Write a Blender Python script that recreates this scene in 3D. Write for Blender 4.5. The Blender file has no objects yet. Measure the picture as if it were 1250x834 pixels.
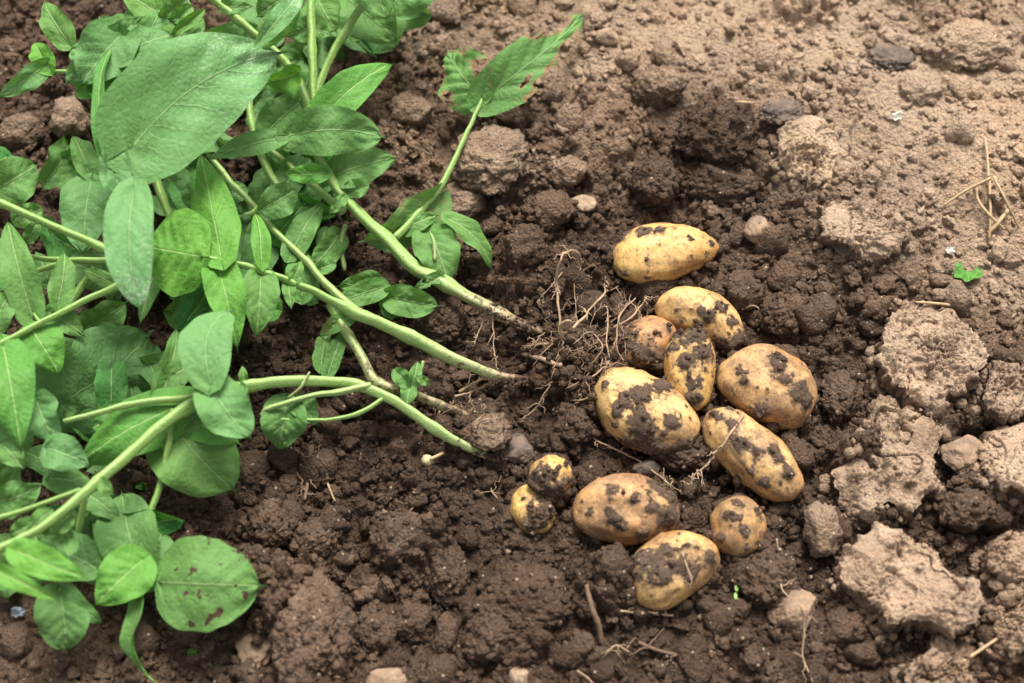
import bpy, math, random
import numpy as np
from mathutils import Vector, Matrix

# ------------------------------------------------------------------ camera, sky, sun, exposure
scene = bpy.context.scene
col = scene.collection
R = math.radians
LENS, DIST, TILT = 60.0, 1.17, R(64)
cam_d = bpy.data.cameras.new('camera')
cam = bpy.data.objects.new('camera', cam_d); col.objects.link(cam)
cam.location = (0, -DIST*math.cos(TILT), DIST*math.sin(TILT))
cam.rotation_euler = (R(90)-TILT, 0, 0)
cam_d.lens = LENS; cam_d.sensor_width = 36; cam_d.clip_start = 0.05; cam_d.clip_end = 500
cam_d.dof.use_dof = True; cam_d.dof.focus_distance = 1.145; cam_d.dof.aperture_fstop = 3.6
scene.camera = cam

SUN_EL, SUN_AZ = R(60), R(-12)          # azimuth measured from +Y (away from camera) towards -X
world = bpy.data.worlds.new('World'); scene.world = world; world.use_nodes = True
wn = world.node_tree; wn.nodes.clear()
sky = wn.nodes.new('ShaderNodeTexSky'); sky.sky_type = 'NISHITA'; sky.sun_disc = False
sky.sun_elevation = SUN_EL; sky.sun_rotation = -SUN_AZ; sky.dust_density = 4; sky.air_density = 1.0
hs = wn.nodes.new('ShaderNodeHueSaturation'); hs.inputs['Saturation'].default_value = 0.22
bg = wn.nodes.new('ShaderNodeBackground'); bg.inputs['Strength'].default_value = 0.052
wo = wn.nodes.new('ShaderNodeOutputWorld')
wn.links.new(sky.outputs[0], hs.inputs['Color']); wn.links.new(hs.outputs[0], bg.inputs['Color'])
wn.links.new(bg.outputs[0], wo.inputs['Surface'])
sun_d = bpy.data.lights.new('sun', 'SUN'); sun_d.energy = 1.5; sun_d.angle = R(24); sun_d.color = (1, .98, .93)
sun = bpy.data.objects.new('sun', sun_d); col.objects.link(sun)
sdir = Vector((-math.sin(SUN_AZ)*math.cos(SUN_EL), math.cos(SUN_AZ)*math.cos(SUN_EL), math.sin(SUN_EL)))
sun.rotation_euler = sdir.to_track_quat('Z', 'Y').to_euler()
sun.location = sdir*3
vs = scene.view_settings
vs.view_transform = 'Standard'; vs.look = 'None'; vs.gamma = 1; vs.use_curve_mapping = False
vs.exposure = 2.2
scene.cycles.max_bounces = 5; scene.cycles.diffuse_bounces = 3; scene.cycles.glossy_bounces = 1; scene.cycles.transmission_bounces = 3; scene.cycles.transparent_max_bounces = 4
scene.cycles.caustics_reflective = False; scene.cycles.caustics_refractive = False

# ------------------------------------------------------------------ helpers
rng = np.random.default_rng(11)
random.seed(5)
CAM = np.array(cam.location)
FPX = LENS/36*1250
c_, s_ = math.cos(TILT), math.sin(TILT)
FWD = np.array([0, c_, -s_]); UPV = np.array([0, s_, c_]); RGT = np.array([1., 0, 0])

def P(u, v, z=0.0):
    """point of the place at height z that lies on the sight line of photo pixel u, v"""
    d = FWD + RGT*((u-625)/FPX) + UPV*((417-v)/FPX)
    return CAM + d*((z-CAM[2])/d[2])
def proj(p):
    q = np.asarray(p, float)-CAM
    w = q@FWD
    return 625+FPX*(q@RGT)/w, 417-FPX*(q@UPV)/w
def pxm(u, v, z=0.0):
    """metres per photo pixel at that point"""
    return float(np.dot(P(u, v, z)-CAM, FWD)/FPX)

_perm = rng.permutation(4096).astype(np.int64)
_g2 = rng.uniform(0, 2*np.pi, 4096); _g2 = np.stack([np.cos(_g2), np.sin(_g2)], 1)
_g3 = rng.normal(size=(4096, 3)); _g3 /= np.linalg.norm(_g3, axis=1)[:, None]
def n2(x, y):
    xi = np.floor(x).astype(np.int64); yi = np.floor(y).astype(np.int64)
    xf = x-xi; yf = y-yi
    u = xf*xf*xf*(xf*(xf*6-15)+10); v = yf*yf*yf*(yf*(yf*6-15)+10)
    def g(ix, iy, fx, fy):
        h = _perm[(_perm[ix & 4095]+iy) & 4095]; gg = _g2[h]
        return gg[..., 0]*fx+gg[..., 1]*fy
    a = g(xi, yi, xf, yf); b = g(xi+1, yi, xf-1, yf); c = g(xi, yi+1, xf, yf-1); d = g(xi+1, yi+1, xf-1, yf-1)
    return 1.5*((a*(1-u)+b*u)*(1-v)+(c*(1-u)+d*u)*v)
def n3(p):
    i = np.floor(p).astype(np.int64); f = p-i
    w = f*f*f*(f*(f*6-15)+10); out = 0
    for dx in (0, 1):
        for dy in (0, 1):
            for dz in (0, 1):
                h = _perm[(_perm[(_perm[(i[..., 0]+dx) & 4095]+i[..., 1]+dy) & 4095]+i[..., 2]+dz) & 4095]
                gg = _g3[h]
                dot = gg[..., 0]*(f[..., 0]-dx)+gg[..., 1]*(f[..., 1]-dy)+gg[..., 2]*(f[..., 2]-dz)
                out = out+dot*(w[..., 0] if dx else 1-w[..., 0])*(w[..., 1] if dy else 1-w[..., 1])*(w[..., 2] if dz else 1-w[..., 2])
    return out*1.5
def fbm2(x, y, f, o=4, g=.5):
    t = 0; a = 1
    for k in range(o):
        t = t+a*n2(x*f+17.3*k, y*f-9.1*k); a *= g; f *= 2.03
    return t
def fbm3(p, f, o=3, g=.5):
    t = 0; a = 1
    for k in range(o):
        t = t+a*n3(p*f+13.7*k); a *= g; f *= 2.03
    return t
def sstep(a, b, x):
    t = np.clip((x-a)/(b-a), 0, 1); return t*t*(3-2*t)

def mesh_np(name, V, F, mat=None, smooth=True, attrs=None, uv=None):
    V = np.asarray(V, np.float32); F = np.asarray(F, np.int32)
    me = bpy.data.meshes.new(name); k = F.shape[1]
    me.vertices.add(len(V)); me.vertices.foreach_set('co', V.ravel())
    me.loops.add(F.size); me.loops.foreach_set('vertex_index', F.ravel())
    me.polygons.add(len(F)); me.polygons.foreach_set('loop_start', np.arange(0, F.size, k, dtype=np.int32))
    try: me.polygons.foreach_set('loop_total', np.full(len(F), k, np.int32))
    except Exception: pass
    me.polygons.foreach_set('use_smooth', np.full(len(F), smooth))
    me.update(calc_edges=True)
    for an, av in (attrs or {}).items():
        a = me.attributes.new(an, 'FLOAT', 'POINT'); a.data.foreach_set('value', np.asarray(av, np.float32).ravel())
    if uv is not None:
        l = me.uv_layers.new(name='UVMap'); l.data.foreach_set('uv', np.asarray(uv, np.float32)[F.ravel()].ravel())
    if mat: me.materials.append(mat)
    return me
def obj(name, me, parent=None, loc=None):
    o = bpy.data.objects.new(name, me); col.objects.link(o)
    if parent: o.parent = parent
    if loc is not None: o.location = loc
    return o
def tag(o, label=None, cat=None, group=None, kind=None):
    if label: o['label'] = label
    if cat: o['category'] = cat
    if group: o['group'] = group
    if kind: o['kind'] = kind
    return o
def ico(sub):
    import bmesh
    bm = bmesh.new(); bmesh.ops.create_icosphere(bm, subdivisions=sub, radius=1)
    V = np.array([v.co[:] for v in bm.verts]); F = np.array([[v.index for v in f.verts] for f in bm.faces]); bm.free()
    V /= np.linalg.norm(V, axis=1)[:, None]
    return V, F
ICO = {k: ico(k) for k in (1, 2, 3, 4, 5, 6)}
def gridF(n, m, wrap=False):
    """quads of an n x m vertex grid, optionally closed along m"""
    i, j = np.meshgrid(np.arange(n-1), np.arange(m if wrap else m-1), indexing='ij')
    a = i*m+j; b = i*m+(j+1) % m
    return np.stack([a, b, b+m, a+m], -1).reshape(-1, 4)
def smooth_path(pts, n):
    """Catmull-Rom through rows of pts, n samples"""
    p = np.asarray(pts, float)
    p = np.vstack([2*p[0]-p[1], p, 2*p[-1]-p[-2]])
    t = np.linspace(0, len(p)-3-1e-9, n); i = t.astype(int); f = (t-i)[:, None]
    a, b, c, d = p[i], p[i+1], p[i+2], p[i+3]
    return .5*(2*b+(c-a)*f+(2*a-5*b+4*c-d)*f*f+(3*b-a-3*c+d)*f**3)
def tube(path, rad, ns=10, ridge=0.0, knob=0.0, seed=0, cap=True):
    path = np.asarray(path, float); n = len(path); rad = np.broadcast_to(rad, (n,)).astype(float)
    T = np.gradient(path, axis=0); T /= np.linalg.norm(T, axis=1)[:, None]+1e-12
    N = np.zeros_like(T); a = np.array([0, 0, 1.]) if abs(T[0, 2]) < .9 else np.array([1., 0, 0])
    for i in range(n):
        a = a-T[i]*a.dot(T[i]); a /= np.linalg.norm(a)+1e-12; N[i] = a
    B = np.cross(T, N); th = np.linspace(0, 2*np.pi, ns, endpoint=False)
    rr = rad[:, None]*(1+ridge*np.cos(3*th)[None])
    if knob: rr = rr*(1+knob*np.random.default_rng(seed).normal(size=(n, ns)))
    V = path[:, None]+rr[..., None]*(np.cos(th)[None, :, None]*N[:, None]+np.sin(th)[None, :, None]*B[:, None])
    V = V.reshape(-1, 3); F = gridF(n, ns, True)
    if cap:
        k = len(V); V = np.vstack([V, path[0]-T[0]*rad[0]*.4, path[-1]+T[-1]*rad[-1]*.4])
        j = np.arange(ns); z = (j+1) % ns
        F = np.vstack([F, np.stack([z, j, np.full(ns, k), np.full(ns, k)], 1)[:, :4], np.stack([(n-1)*ns+j, (n-1)*ns+z, np.full(ns, k+1), np.full(ns, k+1)], 1)])
    return V, F
def tri(F):
    F = np.asarray(F)
    if F.shape[1] == 3: return F
    T = np.vstack([F[:, [0, 1, 2]], F[:, [0, 2, 3]]])
    return T[(T[:, 0] != T[:, 1]) & (T[:, 1] != T[:, 2]) & (T[:, 0] != T[:, 2])]
def join(parts):
    Vs, Fs, k = [], [], 0
    for V, F in parts:
        Vs.append(V); Fs.append(tri(F)+k); k += len(V)
    return np.vstack(Vs), np.vstack(Fs)

# ------------------------------------------------------------------ material helpers
class NT:
    def __init__(s, name):
        s.m = bpy.data.materials.new(name); s.m.use_nodes = True; s.t = s.m.node_tree; s.t.nodes.clear()
        s.out = s.n('ShaderNodeOutputMaterial')
    def n(s, ty, ins=None, **kw):
        nd = s.t.nodes.new(ty)
        for k, v in kw.items(): setattr(nd, k, v)
        for k, v in (ins or {}).items():
            sk = nd.inputs[k]
            if isinstance(v, bpy.types.NodeSocket): s.t.links.new(v, sk)
            elif isinstance(v, bpy.types.Node): s.t.links.new(v.outputs[0], sk)
            else: sk.default_value = v
        return nd
    def math(s, op, a, b=None, c=None, clamp=False):
        nd = s.n('ShaderNodeMath', {0: a}, operation=op, use_clamp=clamp)
        for i, x in ((1, b), (2, c)):
            if x is None: continue
            if isinstance(x, (int, float)): nd.inputs[i].default_value = x
            else: s.t.links.new(x, nd.inputs[i])
        return nd.outputs[0]
    def noise(s, vec, scale, detail=3, rough=.55, dist=0):
        return s.n('ShaderNodeTexNoise', {'Vector': vec, 'Scale': scale, 'Detail': detail, 'Roughness': rough, 'Distortion': dist}).outputs['Fac']
    def ramp(s, fac, *stops, interp='LINEAR'):
        nd = s.n('ShaderNodeValToRGB', {'Fac': fac}); cr = nd.color_ramp; cr.interpolation = interp
        while len(cr.elements) < len(stops): cr.elements.new(.5)
        for e, (p, c) in zip(cr.elements, stops):
            e.position = p; e.color = (c, c, c, 1) if isinstance(c, (int, float)) else (*c, 1)
        return nd.outputs[0]
    def mix(s, fac, a, b, blend='MIX'):
        nd = s.n('ShaderNodeMix', data_type='RGBA', blend_type=blend)
        for k, v in ((0, fac), (6, a), (7, b)):
            if isinstance(v, tuple): nd.inputs[k].default_value = (*v, 1)
            elif isinstance(v, (int, float)): nd.inputs[k].default_value = v
            else: s.t.links.new(v, nd.inputs[k])
        return nd.outputs[2]
    def attr(s, name, ty='GEOMETRY', out='Fac'):
        return s.n('ShaderNodeAttribute', attribute_name=name, attribute_type=ty).outputs[out]
    def pos(s): return s.n('ShaderNodeNewGeometry').outputs['Position']
    def bump(s, h, dist, strength=1, nrm=None):
        nd = s.n('ShaderNodeBump', {'Height': h, 'Distance': dist, 'Strength': strength})
        if nrm is not None: s.t.links.new(nrm, nd.inputs['Normal'])
        return nd.outputs[0]
    def bsdf(s, color, rough=.9, spec=.2, normal=None, **kw):
        b = s.n('ShaderNodeBsdfPrincipled')
        for k, v in (('Base Color', color), ('Roughness', rough), ('Specular IOR Level', spec), ('Normal', normal), *kw.items()):
            if v is None: continue
            if isinstance(v, tuple): b.inputs[k].default_value = (*v, 1) if len(v) == 3 and k != 'Subsurface Radius' else v
            elif isinstance(v, (int, float)): b.inputs[k].default_value = v
            else: s.t.links.new(v, b.inputs[k])
        return b.outputs[0]
    def done(s, sh): s.t.links.new(sh, s.out.inputs['Surface']); return s.m

MOIST = (.067, .0440, .0308); MID = (.160, .108, .075); DRY = (.420, .308, .216)
def soil_color(t, dry, pos):
    a = t.noise(pos, 45, 4, .6); b = t.noise(pos, 260, 3, .6); g = t.noise(pos, 900, 2, .6)
    d = t.math('ADD', dry, t.math('MULTIPLY_ADD', a, .5, -.25))
    d = t.math('ADD', d, t.math('MULTIPLY_ADD', b, .36, -.18))
    c = t.ramp(d, (.0, MOIST), (.45, MID), (1, DRY))
    c = t.mix(t.ramp(g, (.3, 0), (.75, 1)), t.mix(1, c, (.72, .70, .68), 'MULTIPLY'), t.mix(1, c, (1.22, 1.2, 1.18), 'MULTIPLY'))
    h = t.noise(pos, 18, 2, .5)
    c = t.mix(t.ramp(h, (.35, 0), (.7, .55)), c, t.mix(1, c, (1.08, .965, .86), 'MULTIPLY'))
    vo = t.n('ShaderNodeTexVoronoi', {'Vector': pos, 'Scale': 330}, feature='F1')
    rnd = t.n('ShaderNodeSeparateColor', {0: vo.outputs['Color']}).outputs[0]
    grain = t.math('MULTIPLY', t.math('LESS_THAN', vo.outputs['Distance'], .30), t.math('GREATER_THAN', rnd, .955))
    c = t.mix(t.math('MULTIPLY', grain, .8), c, (.42, .33, .24))
    vd = t.n('ShaderNodeTexVoronoi', {'Vector': pos, 'Scale': 210}, feature='F1')
    rd = t.n('ShaderNodeSeparateColor', {0: vd.outputs['Color']}).outputs[1]
    dk = t.math('MULTIPLY', t.math('LESS_THAN', vd.outputs['Distance'], .34), t.math('GREATER_THAN', rd, .95))
    return t.mix(t.math('MULTIPLY', dk, .6), c, (.03, .024, .02))
def soil_bump(t, pos, k=1.0):
    h = t.noise(pos, 300, 5, .72); vo = t.n('ShaderNodeTexVoronoi', {'Vector': pos, 'Scale': 430}, feature='F1').outputs['Distance']
    hh = t.math('ADD', h, t.math('MULTIPLY', vo, -.6))
    return t.bump(hh, .0044*k, 1.0)
def soil_mat(name, src, k=1.0, tintc=None):
    t = NT(name); pos = t.pos()
    if src == 'attr': dry = t.attr('dry')
    elif src == 'inst': dry = t.attr('dry', 'INSTANCER')
    else: dry = t.n('ShaderNodeSeparateColor', {0: t.n('ShaderNodeObjectInfo').outputs['Color']}).outputs[0]
    c = soil_color(t, dry, pos)
    if tintc: c = t.mix(1, c, tintc, 'MULTIPLY')
    return t.done(t.bsdf(c, .96, .12, soil_bump(t, pos, k)))
M_ground = soil_mat('soil_ground', 'attr')
M_slab = soil_mat('soil_crust', 'attr', .50)
M_clod = soil_mat('soil_clod', 'obj')
M_crumb = soil_mat('soil_crumb', 'inst', .7)

def stone_mat(name, c1, c2, spot=(.5, .45, .38)):
    t = NT(name); pos = t.pos()
    c = t.mix(t.ramp(t.noise(pos, 120, 4, .6), (.35, 0), (.65, 1)), c1, c2)
    c = t.mix(t.ramp(t.noise(pos, 420, 3, .6), (.62, 0), (.7, .8)), c, spot)
    c = t.mix(t.ramp(t.noise(pos, 75, 4, .65), (.48, 0), (.60, .9)), c, MID)
    return t.done(t.bsdf(c, .75, .35, t.bump(t.noise(pos, 380, 5, .65), .0016, .8)))
M_stone = stone_mat('stone_tan', (.30, .195, .120), (.20, .130, .082), (.38, .27, .18))
M_greystone = stone_mat('stone_grey', (.066, .048, .036), (.11, .080, .058), (.17, .13, .095))
M_pale = stone_mat('stone_pale', (.36, .25, .155), (.25, .17, .105), (.42, .32, .22))
def plain(name, c, c2=None, rough=.7, scale=300, bump=.0004):
    t = NT(name); pos = t.pos()
    cc = t.mix(t.noise(pos, scale, 3), c, c2 or tuple(x*.6 for x in c))
    return t.done(t.bsdf(cc, rough, .3, t.bump(t.noise(pos, scale*2, 3), bump, .7)))
M_straw = plain('straw', (.46, .33, .18), (.26, .18, .10), .6)
M_twig = plain('twig', (.10, .062, .04), (.19, .12, .075), .85)
M_shell = plain('shell', (.62, .58, .50), (.48, .44, .37), .5)
M_blue = plain('blue_shard', (.30, .34, .38), (.20, .23, .26), .4)

# ------------------------------------------------------------------ macro terrain and moisture maps
def idw(u, v, pts, power=2.6, soft=35.):
    num = np.zeros_like(u); den = np.zeros_like(u)
    for a, b, z in pts:
        w = 1/((u-a)**2+(v-b)**2+soft**2)**(power/2); num += w*z; den += w
    return num/den
Z_PTS = [(810, 312, 0), (690, 440, .010), (620, 520, .002), (870, 180, .018), (800, 230, .008), (1000, 100, .024), (1200, 250, .030), (1060, 290, .026),
         (1120, 600, .010), (1150, 450, .014), (980, 420, .004), (1010, 560, .002), (900, 760, .004), (690, 720, .010), (640, 760, .012), (780, 790, .004), (400, 650, -.006), (500, 700, -.004),
         (200, 300, -.012), (300, 480, -.014), (600, 200, .008), (560, 330, .000), (620, 50, .010), (760, 60, .022), (50, 800, -.004), (60, 120, -.006), (250, 780, -.004),
         (-150, 400, -.005), (625, -300, .02), (1500, 400, .025), (625, 1150, 0), (870, 520, -.004), (760, 560, -.003)]
D_PTS = [(620, 40, .62), (750, 80, .95), (1000, 60, .92), (1200, 200, .95), (1080, 280, .72), (990, 190, .85), (1200, 330, .85), (720, 170, .62), (600, 190, .55), (550, 240, .45), (500, 130, .5), (680, 60, .7),
         (60, 140, .2), (30, 330, .25), (50, 780, .42), (200, 800, .25), (330, 800, .22), (100, 650, .35), (1100, 130, .92), (860, 60, .95), (920, 120, .8), (790, 150, .62), (720, 215, .35),
         (650, 300, .08), (870, 185, .03), (820, 230, .03), (940, 290, .2), (700, 350, .02), (800, 560, .02), (1000, 430, .10), (600, 650, .05), (450, 650, .08), (700, 780, .08), (900, 790, .16), (1000, 600, .12),
         (1050, 470, .16), (1190, 520, .1), (1180, 640, .14), (1030, 770, .12), (1210, 790, .3), (300, 560, .06), (200, 650, .2), (400, 450, .02), (560, 330, .06), (620, 560, .03), (1050, 380, .18), (960, 680, .05), (880, 350, .06),
         (300, 250, .05), (1500, 300, .9), (1500, 700, .5), (600, -300, .9), (-200, 300, .35), (600, 1100, .15), (1010, 330, .3), (1040, 230, .85)]
L_PTS = [(750, 80, .12), (1000, 60, .2), (1200, 200, .08), (1080, 280, .3), (1180, 60, .45), (1200, 330, .3), (860, 60, .12), (1100, 150, .12), (600, 190, .85), (620, 60, .45), (500, 130, 1), (870, 185, .8), (650, 300, 1), (700, 350, 1), (800, 560, .9), (600, 650, .9), (450, 650, 1.1),
         (1000, 430, .9), (1050, 600, .9), (900, 790, .5), (700, 770, .7), (300, 560, 1), (60, 140, .9), (60, 780, .35), (200, 790, .45), (330, 780, .8), (1200, 520, 1), (1180, 790, 1), (950, 290, .9), (1500, 300, .4), (600, -300, .3), (-200, 300, .5), (600, 1100, .6)]

# potatoes: end px, end px, width px, taper, bend, height of centre above the pit (px of half width), seed
POT = [
 dict(e=((747, 320), (877, 299)), w=71, taper=-.22, bend=.04, z=0.0170, tint=(0.564, 0.356, 0.123), film=0.19, seed=1,
      label='smooth yellow pear-shaped potato, the cleanest and topmost of the pile', dirt=[(756, 290, 11), (790, 284, 10), (843, 292, 4), (762, 335, 6), (868, 296, 4), (805, 281, 8)]),
 dict(e=((801, 362), (913, 415)), w=62, taper=-.08, bend=.10, z=0.0150, tint=(0.549, 0.342, 0.118), film=0.24, seed=2,
      label='yellow potato with a soil-caked lower end just below the topmost one', dirt=[(888, 430, 20), (905, 412, 13), (867, 385, 8), (856, 380, 6), (854, 395, 5), (893, 392, 8), (880, 372, 10)]),
 dict(e=((756, 434), (826, 402)), w=62, taper=.0, bend=.0, z=0.0110, tint=(0.500, 0.242, 0.083), film=0.42, seed=3,
      label='half buried orange brown potato beside the root tangle', dirt=[(770, 415, 18), (785, 432, 15), (800, 440, 12), (765, 440, 12), (815, 400, 5)]),
 dict(e=((842, 399), (845, 506)), w=62, taper=-.06, bend=-.03, z=0.0200, tint=(0.532, 0.328, 0.088), film=0.30, seed=4,
      label='upright olive yellow potato capped with clinging soil between two larger ones', dirt=[(845, 410, 22), (828, 405, 12), (855, 430, 17), (840, 440, 12), (845, 485, 11), (848, 470, 8), (818, 425, 8)]),
 dict(e=((726, 462), (850, 542)), w=89, taper=-.05, bend=-.05, z=0.0180, tint=(0.564, 0.364, 0.142), film=0.21, seed=5,
      label='big yellow potato smeared across with a thick band of dark soil', dirt=[(765, 490, 15), (785, 480, 13), (810, 472, 14), (780, 505, 16), (790, 525, 18), (800, 545, 20), (770, 540, 10), (830, 548, 16), (822, 512, 10), (755, 503, 9), (750, 520, 6), (740, 470, 5)]),
 dict(e=((878, 442), (995, 503)), w=95, taper=.02, bend=.06, z=0.0200, tint=(0.500, 0.299, 0.118), film=0.38, seed=6,
      label='broad tan potato with a curved pale scar at the right of the pile', dirt=[(975, 475, 14), (955, 465, 10), (948, 440, 10), (950, 452, 7), (908, 465, 5), (900, 455, 7), (930, 500, 10), (985, 490, 9)]),
 dict(e=((860, 499), (977, 611)), w=73, taper=.02, bend=.02, z=0.0190, tint=(0.516, 0.321, 0.123), film=0.39, seed=7,
      label='long oval potato lying diagonally with a pale root across it', dirt=[(872, 508, 9), (898, 520, 9), (924, 555, 9), (945, 545, 7), (950, 560, 7), (905, 540, 10), (935, 590, 8), (890, 500, 6), (960, 575, 8), (915, 575, 5)]),
 dict(e=((699, 618), (830, 628)), w=86, taper=-.03, bend=.02, z=0.0180, tint=(0.532, 0.285, 0.106), film=0.44, seed=8,
      label='large orange tan potato, the widest of the lower ones', dirt=[(822, 600, 17), (815, 632, 16), (800, 595, 14), (795, 618, 10), (748, 630, 9), (755, 640, 8), (720, 625, 6), (745, 597, 8), (785, 650, 9), (775, 610, 7)]),
 dict(e=((771, 728), (873, 664)), w=84, taper=-.04, bend=.10, z=0.0180, tint=(0.524, 0.328, 0.118), film=0.35, seed=9,
      label='bean-shaped yellow potato, lowest of the pile, with a soil-filled hollow', dirt=[(800, 690, 20), (785, 680, 16), (815, 675, 12), (838, 690, 14), (842, 705, 9), (780, 700, 10), (868, 680, 9), (810, 700, 12)]),
 dict(e=((903, 603), (899, 685)), w=68, taper=.04, bend=.0, z=0.0160, tint=(0.484, 0.271, 0.088), film=0.46, seed=10,
      label='small round brown potato beside the bean-shaped one', dirt=[(903, 615, 9), (890, 630, 6), (910, 645, 7), (905, 632, 5), (880, 655, 6), (925, 625, 7)]),
 dict(e=((636, 592), (664, 652)), w=52, taper=.05, bend=.0, z=0.0090, tint=(0.532, 0.356, 0.106), film=0.24, seed=11,
      label='small yellow potato partly under the soil-capped round one', dirt=[(655, 630, 13), (668, 620, 12), (665, 605, 13), (645, 640, 8), (650, 622, 6)]),
 dict(e=((646, 589), (698, 573)), w=50, taper=.02, bend=.0, z=0.0200, tint=(0.549, 0.335, 0.106), film=0.24, seed=12,
      label='little round potato with soil coating its lower half, left of the pile', dirt=[(658, 580, 14), (665, 592, 16), (678, 595, 15), (652, 590, 12), (690, 588, 10), (672, 580, 8)]),
]
for p in POT:
    (a, b), (c, d) = p['e']; k = pxm((a+c)/2, (b+d)/2, p['z'])
    A = P(a, b, p['z']); B = P(c, d, p['z'])
    p['C'] = (A+B)/2; p['X'] = (B-A)/np.linalg.norm(B-A); p['b'] = p['w']*k/2
    ang = abs(p['X'][1]); p['a'] = max(np.linalg.norm(B-A)/2*(1-.10*ang), p['b']*1.03)
    p['Y'] = np.cross([0, 0, 1], p['X'])

# ------------------------------------------------------------------ ground sheet
DX = .0013
gx0, gx1, gy0, gy1 = -.50, .52, -.36, .52
cx = np.arange(gx0, gx1, DX); cy = np.arange(gy0, gy1, DX)
def flare(c0, c1, sgn, far=60.):
    out = []; x = c1 if sgn > 0 else c0; st = DX*1.5
    while abs(x-(c1 if sgn > 0 else c0)) < far:
        x += sgn*st; out.append(x); st = st*1.18
    return np.array(out)
X = np.concatenate([flare(gx0, cx[-1], -1)[::-1], cx, flare(gx0, cx[-1], 1)])
Y = np.concatenate([flare(gy0, cy[-1], -1)[::-1], cy, flare(gy0, cy[-1], 1)])
GX, GY = np.meshgrid(X, Y, indexing='ij')
i0 = int(np.argmin(abs(X-cx[0]))); j0 = int(np.argmin(abs(Y-cy[0]))); NXC, NYC = len(cx), len(cy)
def maps(x, y):
    """terrain height, dryness and looseness at ground points"""
    xx = np.clip(x, -1.5, 1.5); yy = np.clip(y, -.6, 2.2)
    w = np.stack([xx, yy, np.zeros_like(xx)], -1)
    u, v = proj(w)
    wu = 28*fbm2(x, y, 22, 3); wv = 28*fbm2(x+3, y-5, 22, 3)
    return idw(u, v, Z_PTS), idw(u+wu, v+wv, D_PTS), np.clip(idw(u+wu*.5, v+wv*.5, L_PTS), 0, 1.2)
cxx, cyy = np.meshgrid(cx[::4], cy[::4], indexing='ij')
step = 6                       # coarse evaluation of the smooth maps, then bilinear
def coarse(GXs, GYs):
    return maps(GXs, GYs)
Xs = X[::step] if (len(X)-1) % step == 0 else np.append(X[::step], X[-1])
Ys = Y[::step] if (len(Y)-1) % step == 0 else np.append(Y[::step], Y[-1])
sx, sy = np.meshgrid(Xs, Ys, indexing='ij')
mz, md, ml = maps(sx, sy)
def bil(M):
    A = np.empty((len(X), M.shape[1]))
    for j in range(M.shape[1]): A[:, j] = np.interp(X, Xs, M[:, j])
    B = np.empty((len(X), len(Y)))
    for i in range(len(X)): B[i] = np.interp(Y, Ys, A[i])
    return B
H = bil(mz); DRYM = np.clip((bil(md)-.07)*1.28, 0, 1.1); LOOSE = bil(ml)
H += .007*fbm2(GX, GY, 9, 2)+LOOSE*.004*fbm2(GX, GY, 30, 2)
core = (slice(i0, i0+NXC), slice(j0, j0+NYC))
Hc = H[core].copy(); Dc = DRYM[core].copy(); Lc = LOOSE[core]
gxx, gyy = GX[core], GY[core]
WX = .35*fbm2(gxx, gyy, 110, 2); WY = .35*fbm2(gxx+7, gyy+3, 110, 2)

def stamp(n, r0, r1, hk, lmin, seed, power=2.2, sink=.25):
    r_ = np.random.default_rng(seed)
    xs = r_.uniform(gx0, gx1-.01, n); ys = r_.uniform(gy0, gy1-.01, n)
    rs = r0+(r1-r0)*r_.random(n)**1.8
    ii = ((xs-cx[0])/DX).astype(int).clip(0, NXC-1); jj = ((ys-cy[0])/DX).astype(int).clip(0, NYC-1)
    keep = r_.random(n) < (Lc[ii, jj]-lmin)
    for k in np.nonzero(keep)[0]:
        r = rs[k]; m = int(r*1.5/DX)+1; i, j = ii[k], jj[k]
        a, b, c, d = max(i-m, 0), min(i+m+1, NXC), max(j-m, 0), min(j+m+1, NYC)
        X_ = (gxx[a:b, c:d]-xs[k])/r+WX[a:b, c:d]; Y_ = (gyy[a:b, c:d]-ys[k])/r+WY[a:b, c:d]
        th = r_.uniform(0, 6.28); e = r_.uniform(.75, 1.25)
        q = np.hypot((X_*math.cos(th)+Y_*math.sin(th))*e, (Y_*math.cos(th)-X_*math.sin(th))/e)
        nf = r_.integers(4, 7); t0 = r_.uniform(0, 6.28); pol = np.full_like(q, -9.)
        for f in range(nf):
            an = t0+f*6.283/nf+r_.uniform(-.3, .3)
            pol = np.maximum(pol, (X_*math.cos(an)+Y_*math.sin(an))*r_.uniform(.9, 1.3))
        q = .22*q+.78*np.maximum(pol, 0)
        tilt = (X_*r_.normal()+Y_*r_.normal())*.12
        pr = np.where(q < 1, (1-np.minimum(q, 1)**power), -5)
        z = Hc[i, j]-sink*r+r*hk*r_.uniform(.7, 1.25)*(pr+tilt*(q < 1))
        win = Hc[a:b, c:d]; up = z > win
        win[up] = z[up]
        Dc[a:b, c:d][up] += r_.normal()*.07
stamp(520, .012, .030, .80, .12, 21, 2.6)
stamp(2200, .005, .013, .95, .08, 22, 2.0)
stamp(9000, .0022, .0058, .85, -.02, 23, 1.6)
stamp(9000, .0016, .0030, .9, .05, 24, 1.5)
Hc += (.35+.65*np.clip(Lc, 0, 1))*(.0024*fbm2(gxx, gyy, 150, 3, .65)+.0014*(.5-2*np.abs(n2(gxx*190, gyy*190))))
# drying cracks in the crust
ca = np.abs(fbm2(gxx+2, gyy+9, 16, 3)); crack = (1-sstep(.0, .035, ca))*sstep(.75, .35, Lc)*sstep(.0, .25, fbm2(gxx-4, gyy+1, 7, 2))
Hc -= .006*crack; 
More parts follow.
